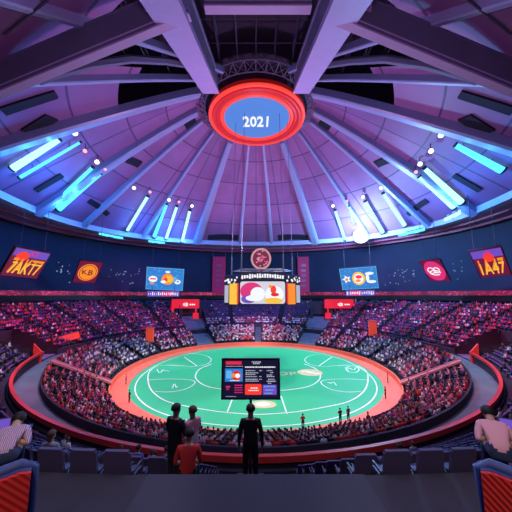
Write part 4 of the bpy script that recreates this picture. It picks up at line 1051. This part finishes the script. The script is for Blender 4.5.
# -- one seat with its parts, then copies
def seat_proto():
    e = empty('stadium_seat', (0, 0, 0))
    mb = MB(); mb.box((0, .04, .42), (.47, .42, .05)); mb.box((0, .235, .41), (.44, .05, .07)); mb.build('seat', 'seat', e)
    mb = MB(); rt = Matrix.Rotation(.16, 3, 'X'); mb.box((0, -.20, .68), (.47, .05, .48), 0, rt); mb.box((0, -.242, .93), (.42, .06, .05), 0, rt); mb.build('backrest', 'seat', e)
    mb = MB(); mb.box((0, -.14, .2), (.08, .1, .4)); mb.box((0, -.14, .02), (.24, .2, .04)); mb.build('pedestal', 'frame', e)
    for s in (-1, 1): mb = MB(); mb.box((s * .26, .0, .57), (.035, .34, .035)); mb.box((s * .26, -.16, .48), (.035, .05, .2)); mb.build('armrest', 'frame', e)
    return e
ORD = ['top', 'second', 'third', 'fourth', 'fifth', 'sixth', 'seventh', 'eighth', 'ninth', 'tenth', 'eleventh', 'twelfth', 'lowest']
sp0 = seat_proto(); first = True
for o in seat_ind:
    e = sp0 if first else copy_tree(sp0); first = False
    e.location = o['p']; e.rotation_euler = (0, 0, PI - o['t'])
    sd = 'left' if o['s'] < 0 else 'right'
    if o['kind'] == 'up': lb = 'navy seat in the %s row of the nearest stand, %s of the aisle' % (ORD[NU - 1 - o['k']], sd); gp = 'seats in the %s row %s of the near aisle' % (ORD[NU - 1 - o['k']], sd)
    else: lb = 'navy seat in the near part of the lower stand, %s side' % sd; gp = 'near lower stand seats on the %s' % sd
    tag(e, lb, 'seat', gp)
VAR = [('sit', 'lap', 0.), ('sit', 'lap', .12), ('sit', 'front', .05), ('sit', 'up', 0.)]
for o in ppl_ind:
    v = VAR[rng.choice(4, p=[.4, .3, .2, .1] if o['kind'] == 'low' else [.45, .35, .2, 0])]; sd = 'left' if o['s'] < 0 else 'right'; cl = o['c']
    where = ('nearest rows of the %s lower stand' % sd) if o['kind'] == 'low' else (('sparse nearest upper rows on the %s' % sd) if o['a'] > 130 else 'dim upper rows at the %s edge' % sd)
    person(o['p'], PI - o['t'], pose=v[0], arms=v[1], lean=v[2], shirt=PAL[cl][1], trousers='dark', skin='skin' if rng.random() < .7 else 'skin2', hair='hair' if rng.random() < .7 else 'hair2', long=bool(rng.random() < .35), sub=1,
           label='spectator in %s sitting in the %s' % (cl, where), group='spectators in %s in the %s' % (cl, where))
# -- the rest as two masses
def mass(name, V, F, items, m, cols=None, vc=None):
    V = np.array(V, float); n = len(V); K = len(items)
    ph = np.array([PI - o['t'] for o in items]); pos = np.array([o['p'] for o in items]); sz = np.array([o.get('sz', 1.) for o in items])
    c, s = np.cos(ph)[:, None], np.sin(ph)[:, None]
    X = V[None, :, 0] * c - V[None, :, 1] * s + pos[:, 0:1]; Y = V[None, :, 0] * s + V[None, :, 1] * c + pos[:, 1:2]; Z = V[None, :, 2] * sz[:, None] + pos[:, 2:3]
    co = np.stack([X, Y, Z], -1).reshape(-1, 3)
    fl = np.array([i for f in F for i in f]); ln = np.array([len(f) for f in F]); off = np.arange(K) * n
    loops = (fl[None] + off[:, None]).ravel(); tot = np.tile(ln, K); st = np.concatenate([[0], np.cumsum(tot)[:-1]])
    me = bpy.data.meshes.new(name); me.vertices.add(len(co)); me.vertices.foreach_set('co', co.ravel()); me.loops.add(len(loops)); me.loops.foreach_set('vertex_index', loops)
    me.polygons.add(len(tot)); me.polygons.foreach_set('loop_start', st); me.polygons.foreach_set('loop_total', tot); me.update(calc_edges=True)
    if cols is not None:
        a = me.color_attributes.new('cloth', 'FLOAT_COLOR', 'POINT'); cc = np.ones((K, n, 4)); cc[:, :, :3] = cols[np.arange(K)[:, None], np.array(vc)[None, :]]; a.data.foreach_set('color', cc.ravel())
    me.materials.append(M[m]); o = bpy.data.objects.new(name, me); COL.objects.link(o); return o
sm_ = MB(); sm_.box((0, .04, .42), (.47, .42, .05)); sm_.box((0, -.20, .68), (.47, .05, .48), 0, Matrix.Rotation(.16, 3, 'X')); sm_.box((0, -.14, .2), (.1, .1, .4))
rest = [o for o in SP if 'si' not in o]
tag(mass('rows_of_seats', sm_.v, sm_.f, [o for o in rest if o['kind'] == 'up'], 'seat2'), 'endless rows of purple navy stadium seats in the upper stands', 'seats', kind='stuff')
tag(mass('rows_of_seats', sm_.v, sm_.f, [o for o in rest if o['kind'] == 'low'], 'seatdark'), 'rows of black seats in the lower stands around the track', 'seats', kind='stuff')
cm = MB(); vc = []
def loft(rings, n, ci, cap=True):
    I = []
    for (x, y, z, a, b) in rings: I.append(cm.add([(x + a * math.cos(2 * PI * j / n), y + b * math.sin(2 * PI * j / n), z) for j in range(n)]))
    for q in range(len(I) - 1):
        for j in range(n): cm.face((I[q] + j, I[q] + (j + 1) % n, I[q + 1] + (j + 1) % n, I[q + 1] + j))
    cm.face([I[0] + j for j in range(n)][::-1]); cm.face([I[-1] + j for j in range(n)]); vc.extend([ci] * (n * len(I)))
loft([(0, 0, .44, .17, .12), (0, -.02, .72, .19, .13), (0, 0, 1.0, .23, .11), (0, 0, 1.07, .10, .08)], 6, 0)
loft([(0, .01, 1.07, .05, .05), (0, .02, 1.14, .08, .09), (0, .015, 1.25, .09, .105)], 6, 1)
loft([(0, .0, 1.22, .098, .11), (0, .0, 1.31, .075, .085), (0, 0, 1.345, .03, .03)], 6, 2)
i = cm.add([(-.2, .0, .44), (.2, 0, .44), (.2, .5, .44), (-.2, .5, .44), (-.2, .0, .6), (.2, 0, .6), (.19, .5, .57), (-.19, .5, .57)])
for q in ((3, 2, 1, 0), (4, 5, 6, 7), (0, 1, 5, 4), (1, 2, 6, 5), (2, 3, 7, 6), (3, 0, 4, 7)): cm.face([i + k for k in q])
vc.extend([3] * 8)
i = cm.add([(-.19, .36, .02), (.19, .36, .02), (.19, .5, .02), (-.19, .5, .02), (-.19, .36, .46), (.19, .36, .46), (.19, .5, .5), (-.19, .5, .5)])
for q in ((3, 2, 1, 0), (0, 1, 5, 4), (1, 2, 6, 5), (2, 3, 7, 6), (3, 0, 4, 7)): cm.face([i + k for k in q])
vc.extend([3] * 8)
for s in (-1, 1):
    i = cm.add([(s * .2, -.05, .98), (s * .28, -.02, .98), (s * .28, .05, .72), (s * .2, .05, .72), (s * .22, .04, .98), (s * .22, .12, .72), (s * .12, .32, .68), (s * .17, .32, .62)])
    for q in ((0, 1, 2, 3), (0, 4, 5, 3), (4, 1, 2, 5), (3, 5, 6), (2, 3, 7), (5, 2, 7, 6)): cm.face([i + k for k in q])
    vc.extend([0] * 8)
rest = [o for o in SP if o['occ'] and 'pi' not in o]
for o in rest: o['sz'] = rng.uniform(.92, 1.08) if rng.random() > (.35 if o['kind'] == 'low' and o['a'] < 140 else .05) else rng.uniform(1.2, 1.35)
cols = np.zeros((len(rest), 4, 3))
for q, o in enumerate(rest):
    cols[q, 0] = np.clip(np.array(PAL[o['c']][0]) * rng.uniform(.75, 1.2), 0, .9); cols[q, 1] = (.55, .30, .20) if rng.random() < .7 else (.25, .12, .07); cols[q, 2] = (.03, .02, .015) if rng.random() < .75 else (.3, .2, .1); cols[q, 3] = [(.02, .02, .03), (.04, .05, .12), (.10, .09, .10)][rng.integers(3)]
tag(mass('crowd', cm.v, cm.f, rest, 'crowd', cols, vc), 'dense crowd of spectators filling the stands around the field', 'crowd', kind='stuff')

# ------------------------------------------------------------------ light: colour washes and fills are added, without fixtures
def light(kind, loc, power, col, aim=None, size=1., angle=60, blend=.5, name='light'):
    l = bpy.data.lights.new(name, kind); l.energy = power; l.color = col
    if kind == 'AREA': l.size = size
    else: l.shadow_soft_size = size
    if kind == 'SPOT': l.spot_size = R(angle); l.spot_blend = blend
    o = bpy.data.objects.new(name, l); COL.objects.link(o); o.location = loc
    if aim is not None: o.rotation_euler = (Vector(aim) - Vector(loc)).to_track_quat('-Z', 'Y').to_euler()
    return o
for k in range(4):
    x, y = 20 * math.cos(k * PI / 2 + .78), 18 * math.sin(k * PI / 2 + .78)
    light('SPOT', (x, y, 50), 36000, (1, 1, 1), (x * .1, 1 + y * .1, 0), 1.5, 66, .35, 'field_spot')
light('SPOT', (0, -2, 26), 36000, (.85, .40, .95), (0, -2, 60), 2., 167, .45, 'dome_wash')
light('SPOT', (0, -57, 21), 16000, (.75, .45, 1.), (0, -34, 50), 2., 120, .5, 'near_roof_wash')
for s in (-1, 1):
    light('SPOT', (s * 22, -14, 38), 60000, (1., .04, .12), (s * 52, -2, 9), 1.5, 52, .9, 'red_wash')
    light('SPOT', (s * 14, 2, 38), 40000, (.95, .12, .62), (s * 40, 32, 8), 1.5, 60, .9, 'magenta_wash')
    light('SPOT', (s * 12, -34, 42), 60000, (1., .28, .42), (s * 31, -16, 3), 1.5, 46, .8, 'pink_wash')
    light('SPOT', (s * 6, -30, 42), 38000, (1., .30, .46), (s * 18, -29, 3), 1.5, 40, .8, 'pink_wash')
    light('SPOT', (s * 30, -30, 42), 26000, (.42, .8, 1.), (s * 42, -24, 5), 1.5, 50, .8, 'blue_fill')
    light('SPOT', (s * 1.2, -64, 20), 1100, (1., .9, .85), (s * 2.7, -59, 13.6), .2, 30, .5, 'chair_fill')  # added to brighten the chair backs, no lamp there
light('SPOT', (0, 0, 40), 60000, (.42, .22, 1.), (0, 50, 9), 1.5, 40, .9, 'violet_wash')
light('SPOT', (0, 12, 32), 42000, (1., .72, .85), (0, 37, 2), 1.5, 36, .8, 'far_crowd_wash')
light('AREA', (0, -52, 28), 1500, (.75, .7, 1.), (0, -52, 0), 16., name='near_stand_fill')  # fill added to lift the dark near stand
for A, B in blue_pts:  # points added for the glow of the beams on the dome
    for k in (.15, .55, .95):
        q = A.lerp(B, k); light('POINT', (q.x * .985, q.y * .985, q.z - .9), 420 if k > .5 else 260, (.05, .50, 1.), size=.4, name='beam_glow')
    q = A.lerp(B, .8); light('POINT', (q.x * .93, q.y * .93, q.z - 2.5), 2200, (.03, .2, 1.), size=.6, name='beam_glow')
c = at_z(361, 238, ZRIM - 1); light('POINT', (c.x * .95, c.y * .95, c.z - .5), 34000, (.3, .6, 1.), size=1., name='flood_glow')
w = bpy.data.worlds.new('world'); scn.world = w; w.use_nodes = True
w.node_tree.nodes['Background'].inputs['Color'].default_value = (.25, .28, .75, 1); w.node_tree.nodes['Background'].inputs['Strength'].default_value = .02
vs = scn.view_settings; scn.display_settings.display_device = 'sRGB'
vs.view_transform = 'Standard'; vs.look = 'None'; vs.exposure = 0; vs.gamma = 1; vs.use_curve_mapping = False
